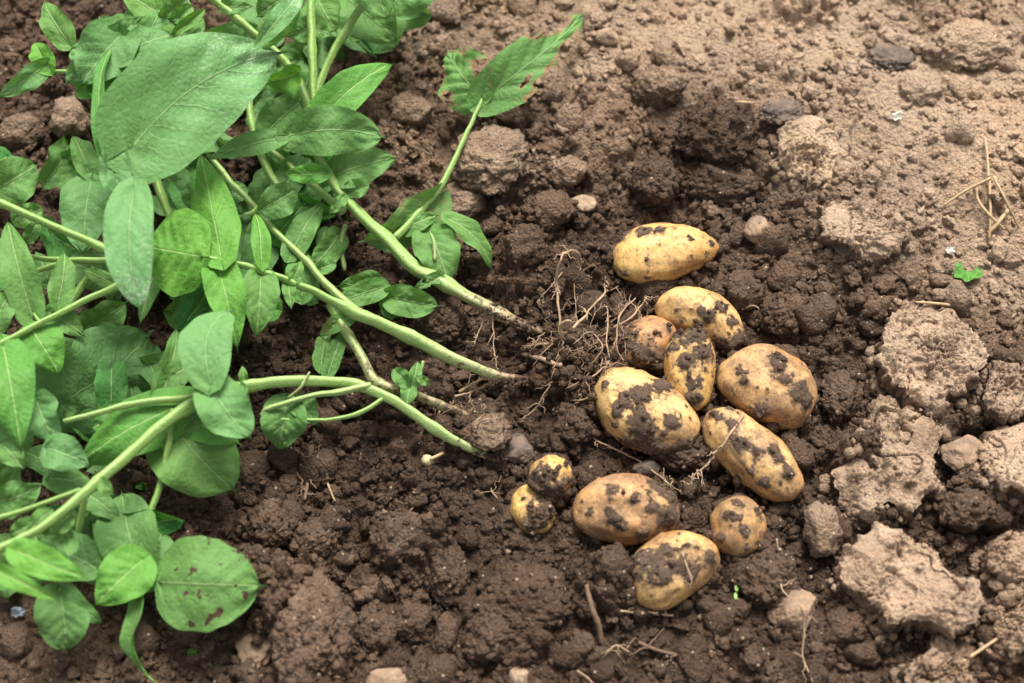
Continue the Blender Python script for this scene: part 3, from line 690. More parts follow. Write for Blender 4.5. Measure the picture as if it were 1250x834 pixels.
# ------------------------------------------------------------------ the uprooted plant
def leaf_mat():
    t = NT('leaf'); uv = t.n('ShaderNodeUVMap').outputs[0]; pos = t.pos()
    sep = t.n('ShaderNodeSeparateXYZ', {0: uv}); s = t.math('MULTIPLY_ADD', sep.outputs[0], 2, -1); tt = sep.outputs[1]
    a = t.math('ABSOLUTE', s); tone = t.attr('tone'); dust = t.attr('dust'); spot = t.attr('spot'); wid = t.attr('wid')
    sidew = t.math('SIGN', s)
    wob = t.math('MULTIPLY_ADD', t.noise(pos, 60, 2), .5, -.25)
    q = t.math('ADD', t.math('ADD', t.math('MULTIPLY', tt, 6.2), t.math('MULTIPLY', t.math('POWER', a, .85), -1.75)), t.math('ADD', wob, t.math('MULTIPLY', sidew, .22)))
    fr = t.math('ABSOLUTE', t.math('SUBTRACT', t.math('FRACT', q), .5))
    side = t.math('MULTIPLY', t.ramp(fr, (.0, 1), (.055, 0)), t.ramp(a, (.0, 1), (.9, .15)))
    midr = t.ramp(t.math('MULTIPLY', a, wid), (.012, 1), (.03, 0))
    vein = t.math('MAXIMUM', midr, t.math('MULTIPLY', side, .6))
    net = t.n('ShaderNodeTexVoronoi', {'Vector': pos, 'Scale': 210}, feature='DISTANCE_TO_EDGE').outputs['Distance']
    netl = t.ramp(net, (.0, 1), (.10, 0))
    front = t.mix(tone, (.044, .168, .044), (.120, .292, .034))  # low-tone green is darkened to paint shade into the inner fill leaves
    front = t.mix(t.ramp(t.noise(pos, 30, 3), (.35, 0), (.7, .55)), front, t.mix(1, front, (1.25, 1.15, 1.0), 'MULTIPLY'))
    front = t.mix(t.math('MULTIPLY', netl, .18), front, (.20, .32, .10))
    front = t.mix(t.math('MULTIPLY', vein, .85), front, (.30, .45, .15))
    back = t.mix(tone, (.100, .212, .064), (.122, .248, .044))
    back = t.mix(t.math('MULTIPLY', netl, .22), back, (.09, .16, .05))
    back = t.mix(t.math('MULTIPLY', vein, .65), back, (.30, .42, .17))
    bf = t.n('ShaderNodeNewGeometry').outputs['Backfacing']
    c = t.mix(bf, front, back)
    # pale dust and dried sap on the blade
    d1 = t.math('ADD', t.noise(pos, 600, 3, .75), t.math('MULTIPLY_ADD', t.noise(pos, 60, 3), .55, -.27))
    dm = t.math('MULTIPLY', t.ramp(t.math('ADD', d1, t.math('MULTIPLY_ADD', dust, .42, -.42)), (.50, 0), (.68, 1)), t.math('MULTIPLY', t.math('MINIMUM', dust, 1), .75))
    c = t.mix(dm, c, (.46, .46, .38))
    film = t.math('MULTIPLY', dust, .24); c = t.mix(film, c, (.22, .52, .25))
    sm = t.math('MULTIPLY', t.math('GREATER_THAN', t.math('ADD', t.noise(pos, 85, 3, .6), t.math('MULTIPLY', spot, .22)), .84), t.math('GREATER_THAN', spot, .1))
    c = t.mix(sm, c, (.06, .032, .02))
    brown = t.attr('brown')
    bm_ = t.math('MULTIPLY', t.ramp(t.math('ADD', t.noise(pos, 70, 4, .65), t.math('MULTIPLY_ADD', brown, .5, -.5)), (.42, 0), (.62, 1)), t.math('MINIMUM', brown, 1))
    c = t.mix(bm_, c, (.27, .18, .085))
    hgt = t.math('ADD', t.math('MULTIPLY', vein, -.5), t.math('ADD', t.math('MULTIPLY', net, .9), t.math('MULTIPLY', t.noise(pos, 500, 3), .35)))
    nb = t.bump(hgt, .0011, .8)
    sh = t.bsdf(c, .60, .22, nb)
    tr = t.n('ShaderNodeBsdfTranslucent', {'Color': t.mix(1, c, (1.25, 1.35, .55), 'MULTIPLY'), 'Normal': nb}).outputs[0]
    mx = t.n('ShaderNodeMixShader', {0: .27, 1: sh, 2: tr}).outputs[0]
    return t.done(mx)
M_leaf = leaf_mat()
def stem_mat():
    t = NT('stem'); pos = t.pos(); age = t.attr('age')
    n_ = t.noise(pos, 90, 4, .6); f = t.noise(pos, 420, 3, .6)
    a = t.math('ADD', age, t.math('MULTIPLY_ADD', n_, .30, -.15))
    c = t.ramp(a, (.0, (.165, .285, .060)), (.3, (.235, .340, .105)), (.55, (.28, .275, .13)), (.75, (.30, .20, .115)), (1, (.16, .088, .05)))
    c = t.mix(t.ramp(f, (.3, .0), (.7, .3)), c, t.mix(1, c, (1.3, 1.25, 1.3), 'MULTIPLY'))
    c = t.mix(t.ramp(t.attr('rdg'), (.0, .35), (.55, .0)), c, t.mix(1, c, (.66, .72, .6), 'MULTIPLY'))
    dm = t.ramp(t.math('ADD', t.noise(pos, 210, 4, .7), t.math('MULTIPLY_ADD', age, .42, -.26)), (.5, 0), (.58, 1))
    c = t.mix(t.math('MULTIPLY', dm, .85), c, (.075, .045, .03))
    nb = t.bump(t.math('ADD', f, t.math('MULTIPLY', dm, .8)), .0008, .7)
    return t.done(t.bsdf(c, .48, .35, nb))
M_stem = stem_mat()
M_root = plain('root', (.44, .31, .19), (.17, .105, .065), .75, 160)
M_roothair = plain('root_hair', (.30, .20, .12), (.14, .085, .05), .8, 200)

base = G(690, 425)
plant = obj('potato_plant', None, loc=base)
tag(plant, 'uprooted green potato plant lying with leaves at left and roots beside the potatoes', 'plant')
BL = np.array(plant.location)
def part(name, V, F, mat, parent=None, **kw):
    return obj(name, mesh_np(name, V-BL if parent is None else V-BL, F, mat, **kw), parent or plant)

def low(z): return z if z < .03 else .03+(z-.03)*.60
def stem(pts, age, name='stem', ridge=.15, ns=15):
    """pts rows: u, v, z, radius in px; age: list along the stem (0 fresh green .. 1 brown)"""
    w = np.array([[*P(u, v, low(z)), r*pxm(u, v, low(z))] for u, v, z, r in pts])
    n = max(12, int(np.linalg.norm(np.diff(w[:, :3], axis=0), axis=1).sum()/.0035))
    s = smooth_path(w, n); ag = np.interp(np.linspace(0, 1, n), np.linspace(0, 1, len(age)), age)
    s[:, :3] += .0016*np.stack([fbm3(s[:, :3]+k*7, 26, 3) for k in range(3)], 1)
    node = np.ones(n)
    for q in w[1:-1:2]:
        dn = np.linalg.norm(s[:, :3]-q[:3], axis=1); node += .26*np.exp(-(dn/(q[3]*1.2))**2)
    V, F = tube(s[:, :3], np.maximum(s[:, 3], .0004)*.77*(1+.07*fbm3(s[:, :3], 60, 2))*node, ns, ridge)
    at = np.concatenate([np.repeat(ag, ns), [ag[0], ag[-1]]])
    rdg = np.concatenate([np.tile(np.cos(3*np.linspace(0, 2*np.pi, ns, endpoint=False)), n), [0, 0]])
    return part(name, V, F, M_stem, attrs={'age': at, 'rdg': rdg})

leaf_count = 0
def leaf(bu, bv, bz, tu, tv, tz, w, roll=0, bend=0, arch=.14, fold=.32, wave=.125, cord=.13, tone=.5, dust=0., spot=0., brown=0., under=False, shape='ovate', twist=0, chew=0, droop=0., stalk=True):
    global leaf_count; leaf_count += 1
    r_ = np.random.default_rng(leaf_count*7+3); bz, tz = low(bz), low(tz)
    B = P(bu, bv, bz); T = P(tu, tv, tz); mid = (B+T)/2; ax = T-B; Ln = np.linalg.norm(ax); ax /= Ln
    N = CAM-mid; N -= ax*N.dot(ax); N /= np.linalg.norm(N); S = np.cross(N, ax)
    a = R(roll+r_.normal()*11); N, S = N*math.cos(a)+S*math.sin(a), S*math.cos(a)-N*math.sin(a)
    droop += r_.uniform(0, .07); arch += r_.uniform(0, .05); fold += r_.normal()*.12
    hw = w*pxm((bu+tu)/2, (bv+tv)/2, (bz+tz)/2)/2
    nt, ns = (60, 33) if chew else (30, 17)
    t = np.linspace(0, 1, nt)[:, None]; s = np.linspace(-1, 1, ns)[None]
    t_ = np.clip(t/.93, 0, 1); tt0 = t; t = t_
    if shape == 'ovate': f = np.power(np.clip(t, 0, 1), .40)*np.power(1-t, .74)*(1-.2*t); 
    elif shape == 'round': f = np.power(t, .38)*np.power(1-t, .56)
    elif shape == 'heart': f = np.power(t, .34)*np.power(1-t, .66)*(1-.2*t)
    elif shape == 'lance': f = np.power(t, .6)*np.power(1-t, .8)
    else: f = np.power(t, .5)*np.power(1-t, .5)
    t = tt0; f = f/f.max()
    spike = .26*np.clip((1-t)/.30, 0, 1)**1.25*(t > .5); f = np.maximum(f, spike)
    f = np.maximum(f, .02*(t < .05)) ; f = f*(1+.05*n2(t*7+leaf_count, s*0+np.sign(s)*3))
    k = hw*f
    x = t*Ln-cord*Ln*np.abs(s)**1.3*np.power(1-t, 5)*1.0
    lat = s*k*math.cos(min(abs(fold), 1.2))
    up = np.abs(s)*k*math.sin(fold)
    ph = r_.uniform(0, 6.28, 2)
    up = up+wave*hw*2*np.abs(s)**1.6*np.sin(6.283*(t*r_.uniform(1.4, 2.4))+np.where(s > 0, ph[0], ph[1]))*np.sqrt(f)
    up = up+.08*hw*n2(t*4+leaf_count*3, s*2.0)
    qv = np.abs(((t*6.2-1.75*np.abs(s)**.85) % 1)-.5)
    up = up+.075*hw*np.minimum(qv*3, 1)*(1-np.abs(s)**3)
    up = up+arch*Ln*4*t*(1-t)-droop*Ln*t**3
    lat = lat+bend*pxm(bu, bv, bz)*4*t*(1-t)
    if twist:
        an = R(twist)*t; lat, up = lat*np.cos(an)-up*np.sin(an), lat*np.sin(an)+up*np.cos(an)
    V = B+x[..., None]*ax+lat[..., None]*S+up[..., None]*N
    V = V.reshape(-1, 3); F = gridF(nt, ns)
    uv = np.stack(np.broadcast_arrays((s+1)/2, t), -1).reshape(-1, 2)
    keep = np.ones(len(F), bool)
    if chew:
        S1, T1 = (s+0*t).ravel(), (t+0*s).ravel(); bad = np.zeros(len(V), bool)
        mg = np.full(len(V), 9.); wz = .10*fbm2(S1*1.0+leaf_count, T1*2, 5, 2)
        for q in range(int(chew*16)):
            sc, tc, rb = r_.choice([-1, 1])*r_.uniform(.55, 1.1), r_.uniform(.12, .98), r_.uniform(.10, .32)
            if q % 5 == 4: sc *= .5; rb *= .4
            dd = np.hypot((S1-sc)*.6, (T1-tc)*1.5)+wz-rb; mg = np.minimum(mg, dd)
            bad |= (dd < 0) & (np.abs(S1) > .10)
        keep = ~bad[F].all(1)
    n_ = len(V)
    Fk = F[keep] if not under else F[keep][:, ::-1]
    me_at = {'tone': np.full(n_, tone+r_.normal()*.06), 'dust': dust*(.6+.8*uv[:, 1]) if dust else np.zeros(n_), 'spot': np.full(n_, spot), 'brown': np.full(n_, brown) if not chew else brown*sstep(.05, .0, mg),
             'wid': np.full(n_, hw/.02)*np.broadcast_to(np.maximum(f, .25), (nt, ns)).ravel()}
    me = mesh_np('leaf', V-BL, Fk, M_leaf, attrs=me_at, uv=uv)
    return obj('leaf', me, plant)

# stems
stem([(382, -25, .175, 6.5), (382, 60, .155, 6.5), (384, 125, .135, 6.5), (389, 185, .115, 6.5), (418, 236, .085, 8), (470, 290, .060, 9), (505, 325, .047, 11), (545, 348, .037, 10), (580, 366, .030, 9), (612, 386, .026, 8.5), (650, 402, .022, 7), (678, 410, .016, 5.5), (700, 418, .002, 4)], [.1, .12, .15, .15, .2, .25, .35, .45, .62, .8, .95, .95])
stem([(246, 313, .12, 4), (300, 325, .110, 4.6), (365, 348, .09, 5.8), (420, 374, .070, 7.5), (440, 385, .063, 9), (500, 410, .045, 10), (560, 440, .030, 9.5), (600, 456, .024, 7.5), (632, 460, .018, 7), (652, 465, -.004, 6.5)], [.05, .1, .1, .15, .25, .3, .42, .6, .85, .95])
stem([(245, 175, .04, 4), (290, 230, .048, 4.6), (340, 284, .055, 5), (374, 322, .058, 5.2), (400, 350, .056, 6.5), (445, 385, .05, 7.5), (520, 416, .036, 6.5), (556, 433, .026, 4)], [.3, .3, .3, .3, .3, .4, .5])
stem([(-25, 682, .14, 6), (0, 668, .135, 6), (60, 636, .125, 7), (120, 588, .115, 8.5), (180, 534, .10, 9), (228, 497, .09, 9), (262, 480, .085, 8), (305, 468, .078, 8.6), (370, 462, .065, 8.6), (435, 469, .050, 7.8), (480, 489, .042, 8), (530, 522, .030, 8), (575, 547, .020, 6.5), (600, 556, .014, 5), (622, 562, -.004, 4)], [.25, .2, .15, .15, .15, .15, .15, .2, .2, .25, .3, .35, .45, .8, .95])
stem([(76, 515, .105, 4.2), (150, 496, .10, 5), (230, 484, .088, 6), (262, 480, .082, 6)], [.2, .25, .2], 'petiole')
stem([(322, 503, .055, 4), (330, 498, .058, 4), (370, 485, .062, 4.2), (415, 478, .058, 4.6), (452, 470, .05, 6)], [.4, .3, .3, .4], 'petiole')
stem([(400, 372, .03, 7), (425, 408, .034, 7), (445, 445, .04, 7.5), (462, 468, .04, 8), (500, 480, .034, 7), (540, 494, .026, 6.5), (570, 508, .018, 6)], [.3, .4, .55, .62, .65, .8])
stem([(482, 290, .05, 6.5), (510, 262, .048, 5.6), (540, 222, .05, 5), (565, 172, .052, 3.8), (590, 122, .055, 3.0)], [.15, .15, .15, .25])
stem([(-25, 236, .15, 6), (0, 247, .148, 6), (60, 273, .14, 6), (122, 302, .13, 6.5), (170, 325, .12, 6)], [.1, .1, .12], 'stem')
stem([(-25, 436, .12, 4.5), (0, 421, .12, 4.6), (60, 388, .118, 5), (140, 349, .112, 5.5), (160, 338, .11, 5)], [.1, .1, .1], 'stem')
stem([(20, 312, .09, 4), (75, 316, .088, 4.5), (125, 317, .09, 5.5), (190, 318, .085, 6.5)], [.12, .1, .1])
stem([(28, 337, .085, 4), (60, 324, .085, 4.2), (90, 318, .085, 4)], [.1, .1], 'petiole')
stem([(72, 388, .06, 5.5), (95, 355, .066, 5.5), (115, 328, .072, 5)], [.12, .1])
stem([(245, -15, .14, 7), (290, 25, .125, 6.5), (335, 62, .11, 6.5), (365, 100, .10, 7), (384, 140, .095, 7)], [.15, .15, .15])
stem([(445, 5, .15, 6), (420, 42, .13, 6.5), (395, 88, .115, 6), (386, 120, .11, 6)], [.12, .12], 'petiole')
stem([(305, 105, .09, 5), (305, 150, .08, 5.5), (325, 205, .06, 6), (350, 240, .05, 6)], [.2, .2, .25])
stem([(184, 200, .09, 6), (196, 240, .08, 6), (210, 275, .07, 6.5)], [.1, .1, .12])
stem([(318, 178, .03, 4.5), (350, 200, .05, 5), (385, 228, .062, 6), (420, 258, .055, 6)], [.2, .2])
stem([(212, 500, .085, 4.5), (203, 545, .07, 5), (192, 600, .05, 5.2), (180, 645, .035, 5), (174, 690, .02, 5)], [.08, .1, .12, .1])
stem([(-20, 638, .11, 4), (0, 632, .11, 4), (60, 612, .11, 4), (100, 597, .112, 4)], [.15, .12], 'petiole')
stem([(105, 603, .09, 5), (98, 640, .06, 5), (92, 668, .04, 4)], [.2, .2])
stem([(172, 690, .03, 3), (188, 712, .022, 3), (215, 718, .018, 2.6)], [.15, .15], 'petiole')
stem([(420, 330, .02, 4), (416, 300, .03, 4), (422, 275, .04, 4)], [.4, .35])
stem([(500, 470, .036, 3), (512, 455, .05, 2.6), (517, 440, .056, 2.2)], [.2, .2], 'petiole')
stem([(530, 318, .05, 3), (532, 300, .055, 3), (528, 286, .06, 2.4)], [.5, .3], 'petiole')
stem([(350, 168, .125, 3.5), (372, 176, .12, 4), (390, 190, .113, 5)], [.1, .1], 'petiole')
stem([(318, 250, .06, 2.6), (310, 258, .07, 2.6), (300, 262, .07, 3)], [.15, .15], 'petiole')
stem([(36, 378, .1, 2.2), (44, 390, .115, 2.4), (50, 395, .118, 2.6)], [.2, .2], 'petiole')
stem([(270, 312, .115, 3), (266, 322, .108, 3.4), (262, 340, .1, 3)], [.15, .2], 'petiole')
stem([(318, 505, .05, 2.5), (345, 512, .045, 2.8), (400, 513, .042, 3), (438, 503, .045, 3.4), (470, 484, .044, 3.6)], [.2, .2], 'petiole')
stem([(352, 485, .06, 1.8), (368, 470, .07, 2.0), (378, 452, .075, 1.6)], [.5, .4], 'petiole')

stem([(20, 96, .165, 3), (60, 88, .17, 3.2), (110, 86, .175, 3.6), (158, 84, .175, 4), (200, 70, .17, 4.5)], [.15, .12, .1], 'petiole')
stem([(92, 66, .165, 2.5), (110, 84, .172, 2.8), (122, 88, .175, 3)], [.1, .1], 'petiole')
# leaves, the large ones first
leaf(132, 72, .178, 84, 62, .172, 52, tone=.3, dust=.2, fold=.3)
leaf(112, 70, .172, 78, 104, .168, 40, tone=.2, dust=.4, fold=.35)
leaf(160, 60, .182, 120, 20, .178, 40, tone=.35, fold=.3)
leaf(175, 55, .18, 196, 10, .18, 34, tone=.35, dust=.2, fold=.4)
leaf(205, 60, .17, 250, 22, .165, 40, tone=.4)
leaf(163, 178, .190, 354, 62, .185, 138, bend=22, tone=.45, dust=.8, cord=.18, fold=.06, wave=.03, arch=.05, shape='heart', roll=6)
leaf(164, 234, .205, 172, 386, .175, 62, tone=.3, dust=.8, bend=-6, fold=.12, wave=.04, shape='round', arch=.12)
leaf(142, 186, .185, 146, 246, .165, 44, tone=.15, dust=.5, fold=.4, shape='round')
leaf(130, 198, .185, 137, 48, .195, 20, tone=.3, fold=.5, shape='lance', roll=25, under=True)
leaf(150, 42, .19, 98, 107, .175, 72, tone=.22, dust=.35, fold=.3, wave=.12, cord=.2, shape='round')
leaf(57, 78, .18, -6, 120, .165, 30, tone=.3, dust=.4, fold=.5, wave=.1)
leaf(62, 88, .175, 42, 50, .18, 34, tone=.75, fold=.4, wave=.1, under=True)
leaf(86, 55, .165, 53, 0, .17, 36, tone=.55, fold=.2, shape='ovate')
leaf(120, 62, .18, 182, 18, .18, 42, tone=.2, dust=.3, fold=.25, wave=.1)
leaf(145, 76, .185, 214, 42, .185, 46, tone=.2, dust=.3, shape='round')
leaf(100, 108, .15, 160, 88, .17, 40, tone=.6, under=True)
leaf(132, 140, .15, 112, 90, .14, 44, tone=.55, under=True)
leaf(318, 50, .215, 372, -14, .21, 27, tone=.35, dust=.8, fold=.25, shape='lance')
leaf(325, 52, .20, 368, 4, .195, 26, tone=.6, under=True, fold=-.4, shape='lance')
leaf(215, 34, .17, 148, -8, .165, 46, tone=.55)
leaf(232, 10, .19, 205, 28, .18, 26, tone=.6, dust=.3, fold=.5)
leaf(245, 15, .19, 205, 45, .18, 22, tone=.7, fold=.6, shape='lance')
leaf(225, 0, .19, 190, 22, .185, 34, tone=.55, fold=.35)
leaf(270, 10, .13, 310, 8, .13, 20, tone=.45)
leaf(360, -12, .14, 312, 22, .13, 52, tone=.5, shape='round')
leaf(383, 30, .13, 347, 44, .13, 34, tone=.4)
leaf(386, -5, .135, 412, 42, .13, 46, tone=.55, shape='round')
leaf(386, 36, .145, 406, 43, .145, 19, tone=.5, shape='round')
leaf(436, -32, .165, 474, 28, .16, 62, tone=.4, shape='round', bend=4)
leaf(420, -5, .10, 488, 52, .09, 74, tone=.25, shape='round')
leaf(505, -35, .11, 468, 30, .10, 84, tone=.1, shape='round')
leaf(362, 88, .12, 318, 100, .13, 40, tone=.7, under=True, shape='round')
leaf(322, 165, .09, 370, 122, .085, 52, tone=.2, shape='round')
leaf(345, 168, .125, 248, 196, .115, 31, tone=.42, dust=.15, fold=.18, arch=.05)
leaf(352, 166, .128, 474, 170, .120, 62, bend=10, tone=.40, dust=.12, fold=.12, arch=.10, shape='round', roll=-8)
leaf(382, 158, .13, 485, 76, .125, 50, tone=.62, under=True, fold=.35, wave=.08, bend=6)
leaf(408, 214, .09, 488, 192, .085, 48, tone=.35, shape='ovate', fold=.2)
leaf(398, 210, .105, 343, 212, .10, 26, tone=.5, under=True)
leaf(424, 232, .085, 453, 224, .09, 27, tone=.45, shape='round')
leaf(420, 240, .088, 400, 263, .08, 15, tone=.6)
leaf(247, 313, .125, 177, 300, .120, 108, tone=.72, under=True, shape='round', fold=-.15, wave=.06, cord=.12)
leaf(270, 313, .120, 243, 183, .115, 58, tone=.72, under=True, fold=-.18, shape='ovate', arch=.06, bend=-4)
leaf(319, 323, .108, 311, 257, .10, 25, tone=.68, under=True)
leaf(266, 326, .105, 291, 432, .085, 54, tone=.66, under=True, shape='ovate')
leaf(318, 336, .10, 312, 416, .08, 50, tone=.6, shape='ovate', wave=.06)
leaf(356, 344, .095, 369, 317, .10, 17, tone=.62)
leaf(352, 346, .09, 356, 380, .085, 19, tone=.6)
leaf(320, 255, .075, 363, 230, .07, 44, tone=.2, shape='round')
leaf(354, 312, .05, 397, 244, .05, 34, tone=.3)
leaf(388, 330, .05, 412, 322, .05, 20, tone=.4, shape='round')
leaf(392, 300, .035, 400, 275, .035, 18, tone=.5, shape='round')
leaf(524, 283, .038, 548, 348, .030, 58, tone=.42, shape='round', fold=.2)
leaf(546, 268, .05, 602, 333, .02, 30, tone=.5, fold=.35, bend=5)
leaf(490, 282, .04, 537, 262, .04, 26, tone=.45)
leaf(588, 120, .055, 545, 60, .05, 74, tone=.55, chew=.5, brown=1.5, fold=.15, wave=.1, dust=.2)
leaf(590, 120, .055, 718, 12, .050, 66, tone=.5, chew=.42, brown=1.5, fold=.05, wave=.05, dust=.25, shape='ovate')
leaf(538, 338, .045, 500, 358, .04, 22, tone=.4, chew=.5, brown=.6)
leaf(474, 362, .028, 538, 374, .026, 44, tone=.4, brown=.6, shape='round')
leaf(468, 350, .034, 402, 372, .028, 32, tone=.45, brown=.4)
leaf(460, 340, .036, 410, 350, .032, 30, tone=.4, brown=.3)
leaf(534, 236, .032, 438, 298, .034, 66, tone=.5, brown=.85, shape='round', dust=.2)
leaf(478, 385, .02, 470, 345, .025, 24, tone=.45, brown=.5)
leaf(432, 384, .035, 388, 412, .02, 24, tone=.45, brown=.8)
leaf(400, 458, .02, 424, 398, .018, 22, tone=.4)
leaf(392, 450, .02, 404, 400, .015, 24, tone=.35)
leaf(500, 470, .045, 478, 450, .05, 26, tone=.35, shape='round', fold=.5)
leaf(502, 474, .045, 510, 440, .055, 20, tone=.4, shape='round', fold=.5)
leaf(500, 472, .046, 496, 496, .045, 22, tone=.4, shape='round', fold=.4)
leaf(510, 462, .055, 525, 470, .045, 14, tone=.45, fold=.6)
leaf(258, 470, .130, 284, 376, .120, 66, bend=16, tone=.42, dust=.6, fold=.18, wave=.06, shape='round', arch=.14)
leaf(256, 468, .125, 309, 537, .105, 64, bend=-6, tone=.42, dust=.55, fold=.08, shape='round', arch=.10)
leaf(262, 470, .10, 306, 500, .09, 40, tone=.55, under=True)
leaf(290, 468, .085, 305, 492, .08, 18, tone=.6)
leaf(298, 466, .085, 296, 446, .09, 13, tone=.5)
leaf(205, 508, .058, 291, 603, .030, 104, tone=.50, shape='round', fold=.14, bend=-6, arch=.08, cord=.16)
leaf(215, 500, .06, 298, 545, .05, 44, tone=.5, under=True)
leaf(64, 496, .030, 190, 404, .030, 122, tone=.12, dust=.2, shape='round', fold=.12)
leaf(-14, 236, .13, 48, 200, .125, 60, tone=.45, shape='round')
leaf(112, 222, .10, 102, 316, .085, 64, tone=.15, dust=.3, shape='round')
leaf(110, 218, .095, 88, 164, .10, 36, tone=.35, fold=.5)
leaf(112, 215, .09, 130, 175, .10, 36, tone=.25)
leaf(18, 268, .125, 54, 254, .12, 32, tone=.5, shape='round')
leaf(45, 274, .125, 32, 299, .11, 22, tone=.5, shape='round')
leaf(40, 388, .105, 8, 264, .13, 48, tone=.45, fold=.35, wave=.09)
leaf(70, 373, .115, 79, 304, .12, 34, tone=.45, fold=.4)
leaf(58, 382, .10, 106, 412, .085, 38, tone=.5)
leaf(38, 402, .11, 74, 460, .085, 58, tone=.6, under=True, fold=-.25, wave=.1)
leaf(4, 424, .12, 27, 556, .105, 62, tone=.5, under=True, fold=.1)
leaf(-10, 400, .11, 20, 350, .12, 40, tone=.5)
leaf(44, 486, .10, 72, 546, .085, 54, tone=.18, dust=.5, fold=.35, wave=.14)
leaf(58, 548, .09, 112, 570, .08, 50, tone=.15, dust=.4, fold=.3, wave=.12)
leaf(5, 545, .10, 30, 575, .09, 34, tone=.3, fold=.5)
leaf(238, 488, .07, 88, 570, .05, 74, tone=.62, under=True, shape='lance', fold=-.2)
leaf(190, 500, .06, 216, 396, .06, 44, tone=.4, fold=.4)
leaf(225, 450, .07, 180, 480, .06, 34, tone=.4)
leaf(150, 500, .05, 120, 530, .05, 30, tone=.3)
leaf(20, 672, .145, 112, 708, .130, 42, tone=.75, dust=.1, fold=.25, bend=-2, under=True)
leaf(-14, 690, .14, 76, 736, .125, 26, tone=.78, fold=.3, under=True)
leaf(72, 718, .035, 80, 798, .015, 74, tone=.30, shape='round', bend=4, wave=.08)
leaf(80, 735, .03, 128, 762, .02, 28, tone=.35)
leaf(174, 684, .05, 114, 742, .045, 66, tone=.60, under=True, fold=.2, wave=.07, cord=.15)
leaf(170, 700, .03, 148, 598, .03, 80, tone=.2, shape='round', fold=.25)
leaf(172, 715, .03, 200, 640, .02, 50, tone=.2)
leaf(196, 711, .050, 325, 716, .050, 116, tone=.50, shape='round', spot=1.0, fold=.05, cord=.06, wave=.04)
leaf(172, 712, .03, 192, 840, .012, 32, tone=.35, shape='lance', fold=.5, twist=90)
leaf(-5, 612, .08, 54, 590, .075, 46, tone=.15)
leaf(40, 640, .10, 10, 655, .095, 30, tone=.5)
leaf(85, 628, .105, 60, 655, .10, 28, tone=.55)
leaf(60, 625, .105, 32, 652, .10, 26, tone=.55, wave=.1)
leaf(82, 650, .09, 50, 690, .08, 50, tone=.5, wave=.1)
leaf(60, 585, .06, 120, 600, .05, 40, tone=.25)
leaf(100, 600, .055, 150, 640, .04, 34, tone=.3)
leaf(10, 690, .11, 5, 660, .11, 20, tone=.6)
leaf(122, 586, .118, 140, 605, .11, 18, tone=.6)
leaf(135, 345, .08, 100, 330, .085, 20, tone=.5)
leaf(350, 488, .05, 340, 552, .02, 62, tone=.32, fold=.3, shape='ovate')
leaf(360, 490, .045, 388, 520, .03, 36, tone=.35)
leaf(190, 330, .06, 170, 400, .06, 30, tone=.4)
leaf(-15, 620, .06, 25, 560, .06, 40, tone=.2)
# foliage toned dark for shade deep inside the canopy and beyond the frame's left edge
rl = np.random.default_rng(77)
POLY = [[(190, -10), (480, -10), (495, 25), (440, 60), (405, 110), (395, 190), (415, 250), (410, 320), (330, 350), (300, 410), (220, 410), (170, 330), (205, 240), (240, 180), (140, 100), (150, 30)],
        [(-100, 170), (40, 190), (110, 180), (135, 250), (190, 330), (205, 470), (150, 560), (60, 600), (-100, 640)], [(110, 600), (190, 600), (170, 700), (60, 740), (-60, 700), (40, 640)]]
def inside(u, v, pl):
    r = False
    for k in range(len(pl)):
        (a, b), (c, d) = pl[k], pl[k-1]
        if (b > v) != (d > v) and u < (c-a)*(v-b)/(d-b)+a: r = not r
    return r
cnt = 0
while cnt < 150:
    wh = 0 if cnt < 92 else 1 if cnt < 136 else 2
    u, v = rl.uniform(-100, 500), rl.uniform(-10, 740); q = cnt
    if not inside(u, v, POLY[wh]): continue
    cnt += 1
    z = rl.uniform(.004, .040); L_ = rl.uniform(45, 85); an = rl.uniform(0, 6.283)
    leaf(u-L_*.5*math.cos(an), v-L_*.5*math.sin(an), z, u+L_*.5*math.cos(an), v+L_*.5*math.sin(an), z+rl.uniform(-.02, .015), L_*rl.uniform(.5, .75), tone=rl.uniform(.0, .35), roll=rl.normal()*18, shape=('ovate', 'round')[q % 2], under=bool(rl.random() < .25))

# roots
def root_path(p0, p1, n=24, wob=.006, lift=.004, seed=0):
    r_ = np.random.default_rng(seed); t = np.linspace(0, 1, n)[:, None]
    w = p0*(1-t)+p1*t
    o = np.stack([fbm2(t[:, 0]*1.0+seed*1.7, t[:, 0]*0+k*5., 3.2, 3) for k in range(3)], 1)
    return w+o*wob*np.sin(np.pi*np.clip(t*1.1, 0, 1))+np.array([0, 0, 1])*lift*np.sin(np.pi*t)
def root(pxs, r0, r1, seed, name='root', mat=None, fork=0):
    """pxs rows: u, v, height above the soil"""
    w = np.array([G(u, v, h) for u, v, h in pxs]); n = 10*len(pxs); s = smooth_path(w, n)
    s += .0012*np.stack([fbm3(s+seed+k*9, 70, 3) for k in range(3)], 1)
    parts = [tube(s, np.linspace(r0, r1, n)*.00037*(1+.25*fbm3(s+seed, 120, 2)), 7)]
    r_ = np.random.default_rng(seed)
    for _ in range(fork):
        i = r_.integers(n//4, n-1); d = r_.normal(size=3)*np.array([1, 1, .5]); d /= np.linalg.norm(d)
        l = r_.uniform(.004, .012)
        q = root_path(s[i], s[i]+d*l, 8, .003, .0, int(r_.integers(999)))
        parts.append(tube(q, np.linspace(r1*.7, r1*.25, 8)*.00056, 5))
    V, F = join(parts)
    return part(name, V, F, mat or M_root)
root([(683, 408, .012), (682, 380, .035), (680, 345, .045), (684, 315, .05), (700, 306, .042), (708, 318, .02), (708, 355, .006)], 2.6, 1.3, 1, fork=16)
